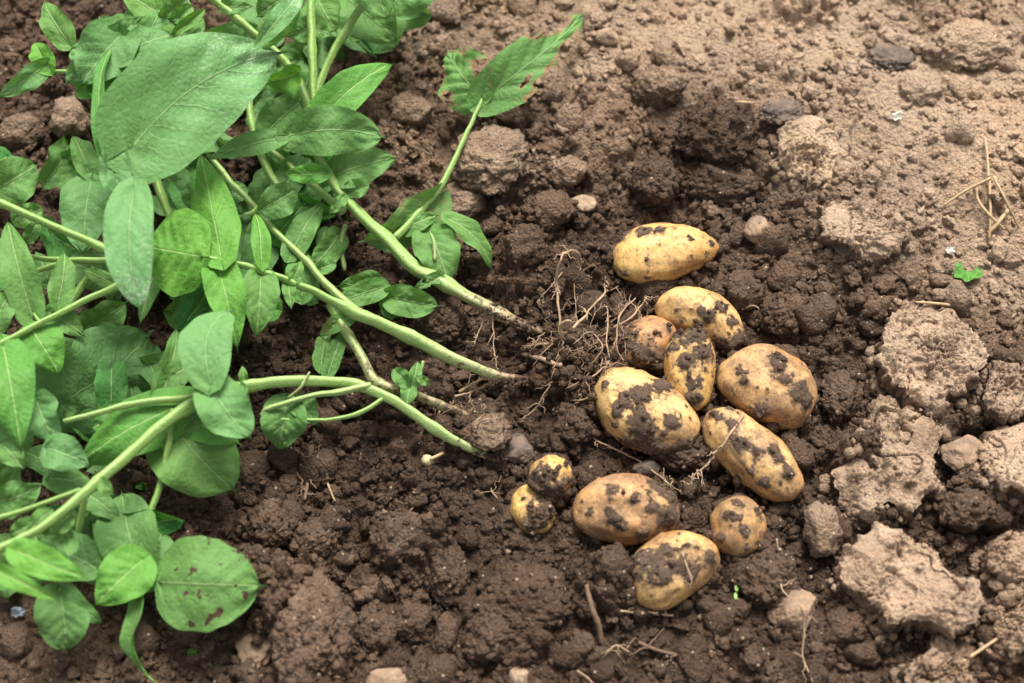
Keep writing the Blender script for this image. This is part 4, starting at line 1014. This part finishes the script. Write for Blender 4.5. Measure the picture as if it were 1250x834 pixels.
root([(684, 412, .014), (685, 400, .022), (692, 392, .028), (699, 394, .026)], 3.6, 2.4, 2)
root([(640, 432, .008), (660, 438, .010), (685, 446, .012)], 4.5, 4, 3)
root([(690, 478, .008), (700, 510, .008), (735, 540, .006), (780, 562, .006), (815, 590, .010), (832, 600, .008)], 2.2, 1.1, 4, fork=9)
root([(906, 506, .040), (888, 535, .036), (868, 562, .024), (848, 582, .012), (836, 600, .006)], 2.4, 1.6, 5, fork=12)
root([(760, 440, .01), (752, 420, .018), (757, 385, .024), (775, 365, .02)], 1.8, 1, 6, fork=9)
root([(745, 445, .008), (740, 410, .014), (742, 380, .015), (738, 372, .014)], 1.6, 1, 7, fork=8)
root([(700, 400, .008), (718, 380, .014), (735, 362, .014), (742, 356, .012)], 2.6, 1.6, 8, fork=8)
root([(750, 400, .010), (770, 388, .016), (784, 372, .018), (788, 362, .016)], 2.0, 1.3, 9, fork=5)
root([(672, 470, .01), (655, 495, .008), (640, 510, .004)], 1.8, .8, 10, fork=5)
root([(600, 370, .03), (590, 388, .016), (578, 420, .006)], 2.0, 1.0, 11, fork=7)
root([(604, 376, .03), (602, 400, .014), (605, 450, .006)], 1.6, .9, 12, fork=7)
root([(690, 462, .01), (720, 462, .008), (738, 448, .01), (742, 440, .01)], 1.5, .9, 13, fork=6)
root([(690, 486, .006), (712, 488, .006), (730, 475, .006)], 1.6, 1, 14, fork=4)
root([(640, 424, .006), (655, 421, .008), (670, 420, .008)], 2.4, 2, 15)
root([(560, 478, .006), (575, 470, .008), (598, 460, .008)], 3.2, 1.8, 16, mat=M_straw)
root([(556, 484, .006), (580, 478, .006), (600, 466, .006)], 2.0, 1.2, 17, fork=6)
root([(540, 498, .008), (532, 512, .006), (528, 522, .004)], 2.0, 1, 18, fork=8)
root([(592, 504, .008), (582, 512, .010), (580, 522, .008), (590, 512, .016), (604, 512, .012)], 1.3, .8, 19)
root([(715, 450, .01), (735, 425, .014), (720, 405, .012), (700, 420, .01)], 1.2, .8, 20, fork=6)
root([(690, 330, .02), (672, 350, .018), (655, 370, .01)], 1.2, .6, 21, fork=6)
root([(700, 340, .02), (704, 380, .012), (706, 400, .006)], 1.2, .6, 22, fork=5)
hp = []
rr_ = np.random.default_rng(9)
for q in range(120):
    u = rr_.normal(712, 38); v = rr_.normal(420, 38)
    if rr_.random() < .14: u, v = rr_.normal(575, 20), rr_.normal(490, 12)
    a = G(u, v, rr_.uniform(.0, .012)); an = rr_.uniform(0, 6.28); l = rr_.uniform(.006, .026)
    b = a+np.array([math.cos(an)*l, math.sin(an)*l, rr_.uniform(-.004, .010)])
    hp.append(tube(root_path(a, b, 9, .006, .004, q), np.linspace(.00040, .00014, 9)*rr_.uniform(.6, 1.3), 5))
V, F = join(hp); o = part('root_hairs', V, F, M_roothair); o['kind'] = 'stuff'
rm = np.random.default_rng(19); C = []; S = []
for q in range(1300):
    u, v = rm.normal(695, 34), rm.normal(440, 30)
    if rm.random() < .25: u, v = rm.normal(775, 16), rm.normal(455, 14)
    d = ((u-695)/60)**2+((v-440)/55)**2
    C.append(G(u, v, rm.uniform(-.001, .011*math.exp(-d)))-BL); S.append(.0009+.0026*rm.random()**2.2)
for (u0, v0, z0), (u1, v1, z1) in (((598, 376, .028), (650, 402, .022)), ((600, 462, .02), (650, 466, .012)), ((560, 540, .02), (612, 560, .012)), ((640, 430, .01), (690, 447, .012))):
    for q in range(90):
        f_ = rm.random(); C.append(P(u0+(u1-u0)*f_+rm.normal()*3, v0+(v1-v0)*f_+rm.normal()*3.5, z0+(z1-z0)*f_+.003)-BL); S.append(.0006+.0012*rm.random()**2)
V, F = crumb_join(C, S, 8); o = obj('clinging_soil', mesh_np('clinging_soil', V, F, M_caked), plant); o['kind'] = 'stuff'; o.color = (.06, 0, 0, 1)
# ------------------------------------------------------------------ small litter on the soil
def stick(name, pxs, r0, r1, label, mat, cat, seed, group=None, fork=0):
    w = np.array([G(u, v, h) for u, v, h in pxs]); n = max(8, 8*len(pxs)); s = smooth_path(w, n)
    s += .0005*np.stack([fbm3(s+seed+k*9, 60, 2) for k in range(3)], 1)
    c = s[0].copy(); k = pxm(pxs[0][0], pxs[0][1])
    parts = [tube(s-c, np.linspace(r0, r1, n)*k*(1+.15*fbm3(s+seed, 140, 2)), 7, .12)]
    r_ = np.random.default_rng(seed)
    for _ in range(fork):
        i = r_.integers(2, n-1); d = r_.normal(size=3)*np.array([1, 1, .3]); d /= np.linalg.norm(d)
        q = root_path(s[i], s[i]+d*r_.uniform(.006, .016), 8, .003, .001, int(r_.integers(999)))-c
        parts.append(tube(q, np.linspace(r1*.7, r1*.3, 8)*k, 5))
    V, F = join(parts)
    return tag(obj(name, mesh_np(name, V, F, mat), loc=c), label, cat, group)
st = 'dry straws on the upper right crust'
stick('straw', [(1202, 168, .004), (1205, 190, .007), (1207, 216, .008)], 1.5, 1.5, 'short upright straw at the top of the crossed straw cluster', M_straw, 'straw', 1, st)
stick('straw', [(1152, 251, .004), (1180, 232, .008), (1210, 217, .010)], 1.8, 1.6, 'straw slanting left from the crossed straw cluster', M_straw, 'straw', 2, st)
stick('straw', [(1208, 218, .008), (1209, 255, .007), (1207, 292, .004)], 2.0, 1.6, 'vertical straw hanging from the middle of the crossed cluster', M_straw, 'straw', 3, st)
stick('straw', [(1213, 216, .010), (1228, 245, .008), (1244, 278, .004)], 1.6, 1.3, 'straw slanting right in the crossed straw cluster', M_straw, 'straw', 4, st)
stick('straw', [(1192, 230, .008), (1194, 245, .008), (1210, 264, .006), (1226, 280, .003)], 1.8, 1.8, 'bent straw curving below the crossed straw cluster', M_straw, 'straw', 5, st)
stick('straw', [(1206, 284, .003), (1220, 270, .004), (1231, 256, .004)], 2.6, 3.0, 'thick short straw at the lower right of the crossed cluster', M_straw, 'straw', 6, st)
stick('straw', [(1118, 369, .006), (1140, 370, .008), (1165, 374, .006)], 1.6, 2.4, 'pale straw lying on the top edge of the round slab', M_straw, 'straw', 7)
stick('straw', [(893, 125, .003), (906, 125, .004), (918, 126, .003)], 2.0, 2.0, 'short pale straw on dry crust above the dark moist clod', M_straw, 'straw', 8)
stick('twig', [(716, 714, .006), (722, 740, .008), (730, 762, .006), (734, 786, .004)], 3.2, 3.6, 'dark twig standing in the soil at bottom centre', M_twig, 'twig', 9)
stick('twig', [(780, 784, .006), (805, 794, .005), (842, 803, .006)], 2.4, 1.6, 'thin dark twig near the bottom, below the bean-shaped potato', M_twig, 'twig', 10, fork=3)
stick('twig', [(755, 746, .005), (785, 748, .006), (822, 751, .006)], 1.4, 1.6, 'thin brown twig just under the bean-shaped potato', M_straw, 'twig', 11, fork=3)
stick('twig', [(1175, 808, .008), (1195, 795, .010), (1220, 778, .008)], 2.4, 2.0, 'pale twig at the lower right corner beside the slabs', M_straw, 'twig', 12)
stick('twig', [(396, 580, .006), (402, 596, .006), (409, 612, .003)], 1.8, 1.2, 'short orange twig stub in the soil below the lower stem', M_straw, 'twig', 13)
stick('root_strand', [(948, 658, .012), (952, 690, .016), (955, 720, .020), (975, 738, .026), (982, 760, .016), (980, 800, .006), (992, 832, .004)], 1.1, .9, 'thin pale root strand trailing over the angular stone', M_root, 'root', 14, fork=10)
stick('root_strand', [(905, 378, .006), (918, 373, .012), (926, 378, .012), (920, 390, .004)], .9, .7, 'small curled root thread right of the second potato', M_root, 'root', 15)
stick('root_strand', [(598, 580, .004), (600, 598, .008), (608, 608, .004)], 1.1, .7, 'small curled root thread left of the little potatoes', M_root, 'root', 16, fork=3)
stick('root_strand', [(540, 590, .006), (520, 600, .006), (500, 625, .004), (478, 645, .003)], 1.2, .8, 'fine root strand lying across the loose soil below the stems', M_roothair, 'root', 17, fork=4)
stick('root_strand', [(826, 655, .030), (838, 690, .040), (845, 708, .040), (842, 718, .036)], 1.1, .7, 'fine root strand crossing the bean-shaped potato', M_root, 'root', 18, fork=2)
stick('root_strand', [(620, 758, .006), (640, 748, .008), (665, 738, .006)], 1.3, .9, 'thin root strand on the crumbly heap left of the twig', M_roothair, 'root', 19, fork=10)
stick('root_strand', [(738, 800, .006), (752, 788, .010), (768, 796, .006)], 1.2, .8, 'curled root thread between the two bottom twigs', M_root, 'root', 20, fork=6)
stick('root_strand', [(705, 818, .006), (720, 830, .005), (730, 845, .004)], 1.2, .9, 'root strand at the very bottom edge', M_root, 'root', 21)
stick('root_strand', [(380, 545, .008), (378, 575, .008), (372, 610, .004)], 4.0, 2.0, 'brown forked root stub in the soil under the lower stem', M_twig, 'root', 22, fork=10)
# scraps of leaf, seedling, shell, shards
def scrap(name, u, v, w, seed, label, cat, mat, holes=True, lift=.004):
    r_ = np.random.default_rng(seed); n = 41; k = pxm(u, v)*w/2; g = G(u, v, lift)
    a, b = np.meshgrid(np.linspace(-1, 1, n), np.linspace(-1, 1, n), indexing='ij')
    rr = np.hypot(a, b)*(1+.2*n2(a*1.5+seed, b*1.5)); x, y = a*k, b*k*.8
    z = .003*n2(a*1.2+seed, b*1.2)+.25*k*rr**2
    V = np.stack([x, y, z], -1).reshape(-1, 3); F = gridF(n, n)[:, ::-1]; ok = rr.ravel() < 1
    if holes: ok &= np.hypot(a-.2, b-.75).ravel() > .55
    F = F[ok[F].all(1)]
    uv = np.stack([(a+1)/2, (b+1)/2], -1).reshape(-1, 2); o_ = np.ones(n*n)
    V2 = V.copy(); V2[:, 2] -= .0006                     # a thin second skin gives it thickness
    Vv = np.vstack([V, V2]); Ff = np.vstack([F, F[:, ::-1]+n*n])
    me = mesh_np(name, Vv, Ff, mat, uv=np.vstack([uv, uv]), attrs={q: np.full(2*n*n, z_) for q, z_ in (('tone', .5), ('dust', 0), ('spot', 0), ('brown', 0), ('wid', 1.))})
    return tag(obj(name, me, loc=g), label, cat)
scrap('leaf_scrap', 1181, 333, 34, 3, 'curled green scrap of leaf on the dry crust at right', 'leaf', M_leaf)
scrap('leaf_scrap', 172, 594, 14, 4, 'tiny green scrap of leaf on soil under the long stem', 'leaf', M_leaf, False)
scrap('leaf_scrap', 235, 797, 12, 5, 'tiny green scrap of leaf below the spotted leaf', 'leaf', M_leaf, False)
scrap('shell_chip', 1095, 142, 14, 6, 'small white chip lying on the dry crust at upper right', 'chip', M_shell, False)
scrap('blue_shard', 22, 748, 17, 7, 'pale bluish curved shard at the lower left edge', 'shard', M_blue, False)
scrap('blue_shard', 1118, 375, 20, 8, 'flat grey blue flake on top of the round slab', 'flake', M_greystone, False, .008)
scrap('dry_flake', 1160, 306, 12, 9, 'small whitish flake left of the green leaf scrap', 'flake', M_shell, False)
seed = obj('seedling', None, loc=G(896, 724)); tag(seed, 'tiny bright green seedling with two leaves near the round potato', 'seedling')
sl = np.array(seed.location)
for (u, v, w) in ((899, 718, 6.5), (898, 728, 6.5)):
    V, F = ICO[3]; k = pxm(u, v); q = G(u, v, .006)
    V = V*np.array([.42, .85, .16])*w*k/1.2*(1+.08*n3(V*2))[:, None]+q-sl
    obj('leaf', mesh_np('leaf', V, F, M_leaf, attrs={q_: np.full(len(V), z_) for q_, z_ in (('tone', 1.3), ('dust', 0), ('spot', 0), ('brown', 0), ('wid', 1.))}, uv=V[:, :2]*10+.5), seed)
V, F = tube(np.array([G(896, 726, -.002), G(899, 724, .004), G(900, 720, .006)])-sl, .0005, 6)
obj('stem', mesh_np('stem', V, F, M_stem, attrs={'age': np.zeros(len(V))}), seed)
tb = clod(522, 563, 15, 14, .5, 260, 'tiny sprouting white tuber in soil below the lower stem', 'seed_tuber', plain('tuber', (.42, .37, .20), (.28, .22, .11), .5, 200), 'tuber', zk=.5, ang=.1, lump=.08, grain=.01, sinkk=.1)
tl = np.array(tb.location)
V, F = tube(smooth_path([G(526, 560, .008), G(533, 557, .009), G(541, 553, .009)], 10)-tl, .0011, 8)
obj('sprout', mesh_np('sprout', V, F, M_straw), tb)

# ------------------------------------------------------------------ loose clods, each one a thing
small = [mesh_np('small_clod', *clod_geo(300+i, 3, .8, .2, .10), M_clod) for i in range(10)]
ZG = {'pit': 'small dark clods around the potatoes', 'crust': 'small pale clods on the crust', 'slabs': 'small clods among the slabs', 'left': 'small brown clods below the foliage', 'top': 'small brown clods right of the foliage'}
LM = [(810, 312, 'the topmost potato'), (857, 390, 'the second potato'), (790, 420, 'the half buried potato'), (843, 452, 'the upright soil-capped potato'), (786, 502, 'the soil-smeared big potato'), (936, 472, 'the broad tan potato'), (918, 555, 'the diagonal long potato'), (765, 623, 'the large orange tan potato'), (822, 697, 'the bean-shaped potato'), (901, 643, 'the small round potato'), (651, 616, 'the soil-patched pair of little potatoes'),
 (1142, 428, 'the round crusted slab'), (1085, 560, 'the jagged slab'), (1115, 705, 'the largest cracked slab'), (1235, 555, 'the smooth slab at the right edge'), (1235, 475, 'the rough slab at the right edge'), (1236, 682, 'the lumpy right edge clod'), (1150, 825, 'the bottom edge slab'), (1055, 278, 'the low mound of cracked soil'), (990, 182, 'the pale rounded clod'),
 (870, 168, 'the big dark moist clod'), (599, 190, 'the pale blocky clod'), (556, 245, 'the flat brown clod'), (505, 133, 'the brown clod near the foliage top'), (805, 108, 'the brown angular clod'), (378, 758, 'the large upright bottom clod'), (935, 703, 'the grey brown lumpy clod'), (1173, 552, 'the flat tan stone'), (968, 741, 'the angular stone with a root'), (924, 281, 'the round tan pebble'), (712, 248, 'the small pale pebble'), (740, 46, 'the whitish top stone'), (316, 786, 'the long pale stone'), (634, 822, 'the small bottom edge stone'), (478, 822, 'the brown bottom edge stone'), (632, 548, 'the dark grey stone'),
 (1205, 225, 'the crossed straws'), (1181, 333, 'the green leaf scrap'), (1095, 142, 'the small white chip'), (725, 750, 'the dark upright twig'), (640, 725, 'the crumbly heap'), (255, 718, 'the spotted leaf'), (522, 563, 'the tiny sprouting tuber'), (600, 545, 'the lower stem tip'), (655, 462, 'the middle stem tip'), (684, 340, 'the curled upright root'), (545, 310, 'the round leaf by the upper stem'), (570, 160, 'the chewed side shoot'), (488, 660, 'the broad dark clod'), (955, 135, 'the upper left sooty lump'), (1085, 70, 'the upper right sooty lump'), (240, 570, 'the big leaf above the spotted one'), (1180, 55, 'the corner clod'), (898, 722, 'the tiny seedling')]
DIRS = ['right of', 'upper right of', 'straight above', 'upper left of', 'left of', 'lower left of', 'straight below', 'lower right of']
clods_made = []
def zone(u, v):
    if u > 1000 and v > 330: return 'slabs'
    if v < 260 and u > 740 or u > 960 and v <= 330: return 'crust'
    if v < 290 and u > 440: return 'top'
    if u < 600 and v > 480: return 'left'
    return 'pit'
rc = np.random.default_rng(31); n_small = 0
while n_small < 285:
    u, v = rc.uniform(10, 1240), rc.uniform(8, 826)
    if u < 330 and v < 690 and not (u > 290 and v > 560): continue
    if u < 560 and v < 470 and not (u > 480 and v < 240): continue
    if u < 200 and v < 770 or u < 350 and 640 < v < 775: continue
    zn = zone(u, v); acc = {'pit': 1, 'crust': .35, 'slabs': .9, 'left': 1, 'top': .8}[zn]
    if rc.random() > acc: continue
    q = P(u, v, .01)
    if on_potato(q[0], q[1], 1.1): continue
    if any(math.hypot(u-a, v-b) < r*.95 for a, b, r in CLODSPOTS): continue
    s = (9+32*rc.random()**2.4)*pxm(u, v)/2*(.8 if zn == 'crust' else 1)
    g = G(u, v); o = bpy.data.objects.new('small_clod', small[n_small % 10]); col.objects.link(o)
    o.location = (g[0], g[1], g[2]+s*.15); o.rotation_euler = tuple(rc.uniform(0, 6.28, 3))
    o.scale = tuple(s*rc.uniform(.75, 1.3, 3)); d = float(dry_at(g[0], g[1]))+rc.normal()*.06; o.color = (d, d, d, 1)
    li = min(range(len(LM)), key=lambda q_: math.hypot(u-LM[q_][0], v-LM[q_][1])); lu, lv, ln = LM[li]
    di = int(round(math.atan2(lv-v, u-lu)/(math.pi/4))) % 8
    clods_made.append((li, di, math.hypot(u-lu, v-lv), d, s, o)); tag(o, None, 'clod', ZG[zn]); n_small += 1
ORD = ['nearest', 'second nearest', 'third nearest', 'fourth nearest', 'fifth nearest', 'sixth nearest', 'seventh nearest', 'eighth nearest', 'ninth nearest', 'tenth nearest']
byk = {}
for c_m in clods_made: byk.setdefault(c_m[:2], []).append(c_m)
for (li, di), lst in byk.items():
    lst.sort(key=lambda c_m: c_m[2])
    for r_k, (_, _, dist, d, s, o) in enumerate(lst):
        tone_w = 'pale dry' if d > .6 else 'brown' if d > .25 else 'dark moist'
        if len(lst) == 1: o['label'] = f'small {tone_w} clod {DIRS[di]} {LM[li][2]}'
        elif len(lst) == 2: o['label'] = f'small {tone_w} clod {DIRS[di]} {LM[li][2]}, the {("nearer", "farther")[r_k]}'
        else: o['label'] = f'small {tone_w} clod {DIRS[di]} {LM[li][2]}, {ORD[r_k]}'

# ------------------------------------------------------------------ crumbs: tens of thousands of grains on the soil
def crumbs(name, n, s0, s1, pw, seed, label, lmin, sub):
    r_ = np.random.default_rng(seed)
    x = r_.uniform(-.44, .44, n*3); y = r_.uniform(-.30, .42, n*3)
    i = ((x-cx[0])/DX).astype(int).clip(0, NXC-1); j = ((y-cy[0])/DX).astype(int).clip(0, NYC-1)
    clump = .5+.9*fbm2(x, y, 30, 2)
    ok = (r_.random(n*3) < np.clip((Lc[i, j]*.85+lmin)*clump, .05, 1)) & ~on_potato(x, y, .85)
    x, y, i, j = x[ok][:n], y[ok][:n], i[ok][:n], j[ok][:n]; m = len(x)
    s = s0+(s1-s0)*r_.random(m)**pw
    me = bpy.data.meshes.new(name); me.vertices.add(m)
    me.vertices.foreach_set('co', np.stack([x, y, Hc[i, j]+s*.15], 1).astype(np.float32).ravel())
    def A(an, ty, arr, key):
        a = me.attributes.new(an, ty, 'POINT'); a.data.foreach_set(key, np.asarray(arr, np.float32).ravel())
    A('dry', 'FLOAT', Dc[i, j]+r_.normal(size=m)*.09, 'value')
    A('cscale', 'FLOAT_VECTOR', s[:, None]*r_.uniform(.5, 1.4, (m, 3)), 'vector')
    A('crot', 'FLOAT_VECTOR', r_.uniform(0, 6.283, (m, 3)), 'vector')
    me.update()
    o = tag(obj(name, me), label, kind='stuff')
    ng = bpy.data.node_groups.new(name, 'GeometryNodeTree')
    ng.interface.new_socket('Geometry', in_out='INPUT', socket_type='NodeSocketGeometry')
    ng.interface.new_socket('Geometry', in_out='OUTPUT', socket_type='NodeSocketGeometry')
    N, Lk = ng.nodes, ng.links; gi = N.new('NodeGroupInput'); go = N.new('NodeGroupOutput')
    g2i = N.new('GeometryNodeGeometryToInstance')
    for q in range(8):
        ic = N.new('GeometryNodeMeshIcoSphere'); ic.inputs['Radius'].default_value = 1; ic.inputs['Subdivisions'].default_value = sub
        ps = N.new('GeometryNodeInputPosition'); ad = N.new('ShaderNodeVectorMath'); ad.operation = 'ADD'; ad.inputs[1].default_value = (q*7.3, q*3.1, seed)
        nz = N.new('ShaderNodeTexNoise'); nz.inputs['Scale'].default_value = 1.5; nz.inputs['Detail'].default_value = 3; nz.inputs['Roughness'].default_value = .7
        mr = N.new('ShaderNodeMath'); mr.operation = 'MULTIPLY_ADD'; mr.inputs[1].default_value = 2.7; mr.inputs[2].default_value = -1.4
        sc = N.new('ShaderNodeVectorMath'); sc.operation = 'SCALE'; sp = N.new('GeometryNodeSetPosition'); sm = N.new('GeometryNodeSetShadeSmooth'); mt = N.new('GeometryNodeSetMaterial')
        mt.inputs['Material'].default_value = M_crumb
        Lk.new(ps.outputs[0], ad.inputs[0]); Lk.new(ad.outputs[0], nz.inputs['Vector']); Lk.new(nz.outputs['Fac'], mr.inputs[0])
        Lk.new(ps.outputs[0], sc.inputs[0]); Lk.new(mr.outputs[0], sc.inputs['Scale'])
        Lk.new(ic.outputs[0], sp.inputs['Geometry']); Lk.new(sc.outputs[0], sp.inputs['Offset'])
        Lk.new(sp.outputs[0], sm.inputs['Geometry']); Lk.new(sm.outputs[0], mt.inputs['Geometry']); Lk.new(mt.outputs[0], g2i.inputs[0])
    ip = N.new('GeometryNodeInstanceOnPoints'); ip.inputs['Pick Instance'].default_value = True
    def na(an):
        a = N.new('GeometryNodeInputNamedAttribute'); a.data_type = 'FLOAT_VECTOR'; a.inputs['Name'].default_value = an; return a.outputs[0]
    e2r = N.new('FunctionNodeEulerToRotation'); Lk.new(na('crot'), e2r.inputs[0])
    Lk.new(gi.outputs[0], ip.inputs['Points']); Lk.new(g2i.outputs[0], ip.inputs['Instance'])
    Lk.new(e2r.outputs[0], ip.inputs['Rotation']); Lk.new(na('cscale'), ip.inputs['Scale'])
    Lk.new(ip.outputs[0], go.inputs[0])
    md_ = o.modifiers.new('crumbs', 'NODES'); md_.node_group = ng
    return o
crumbs('soil_crumbs', 42000, .0005, .0038, 3.4, 61, 'crumbs of loose soil scattered over the ground', .12, 2)
crumbs('soil_lumps', 5200, .0028, .0068, 2.2, 62, 'pea-sized lumps of loose soil scattered over the ground', -.05, 3)
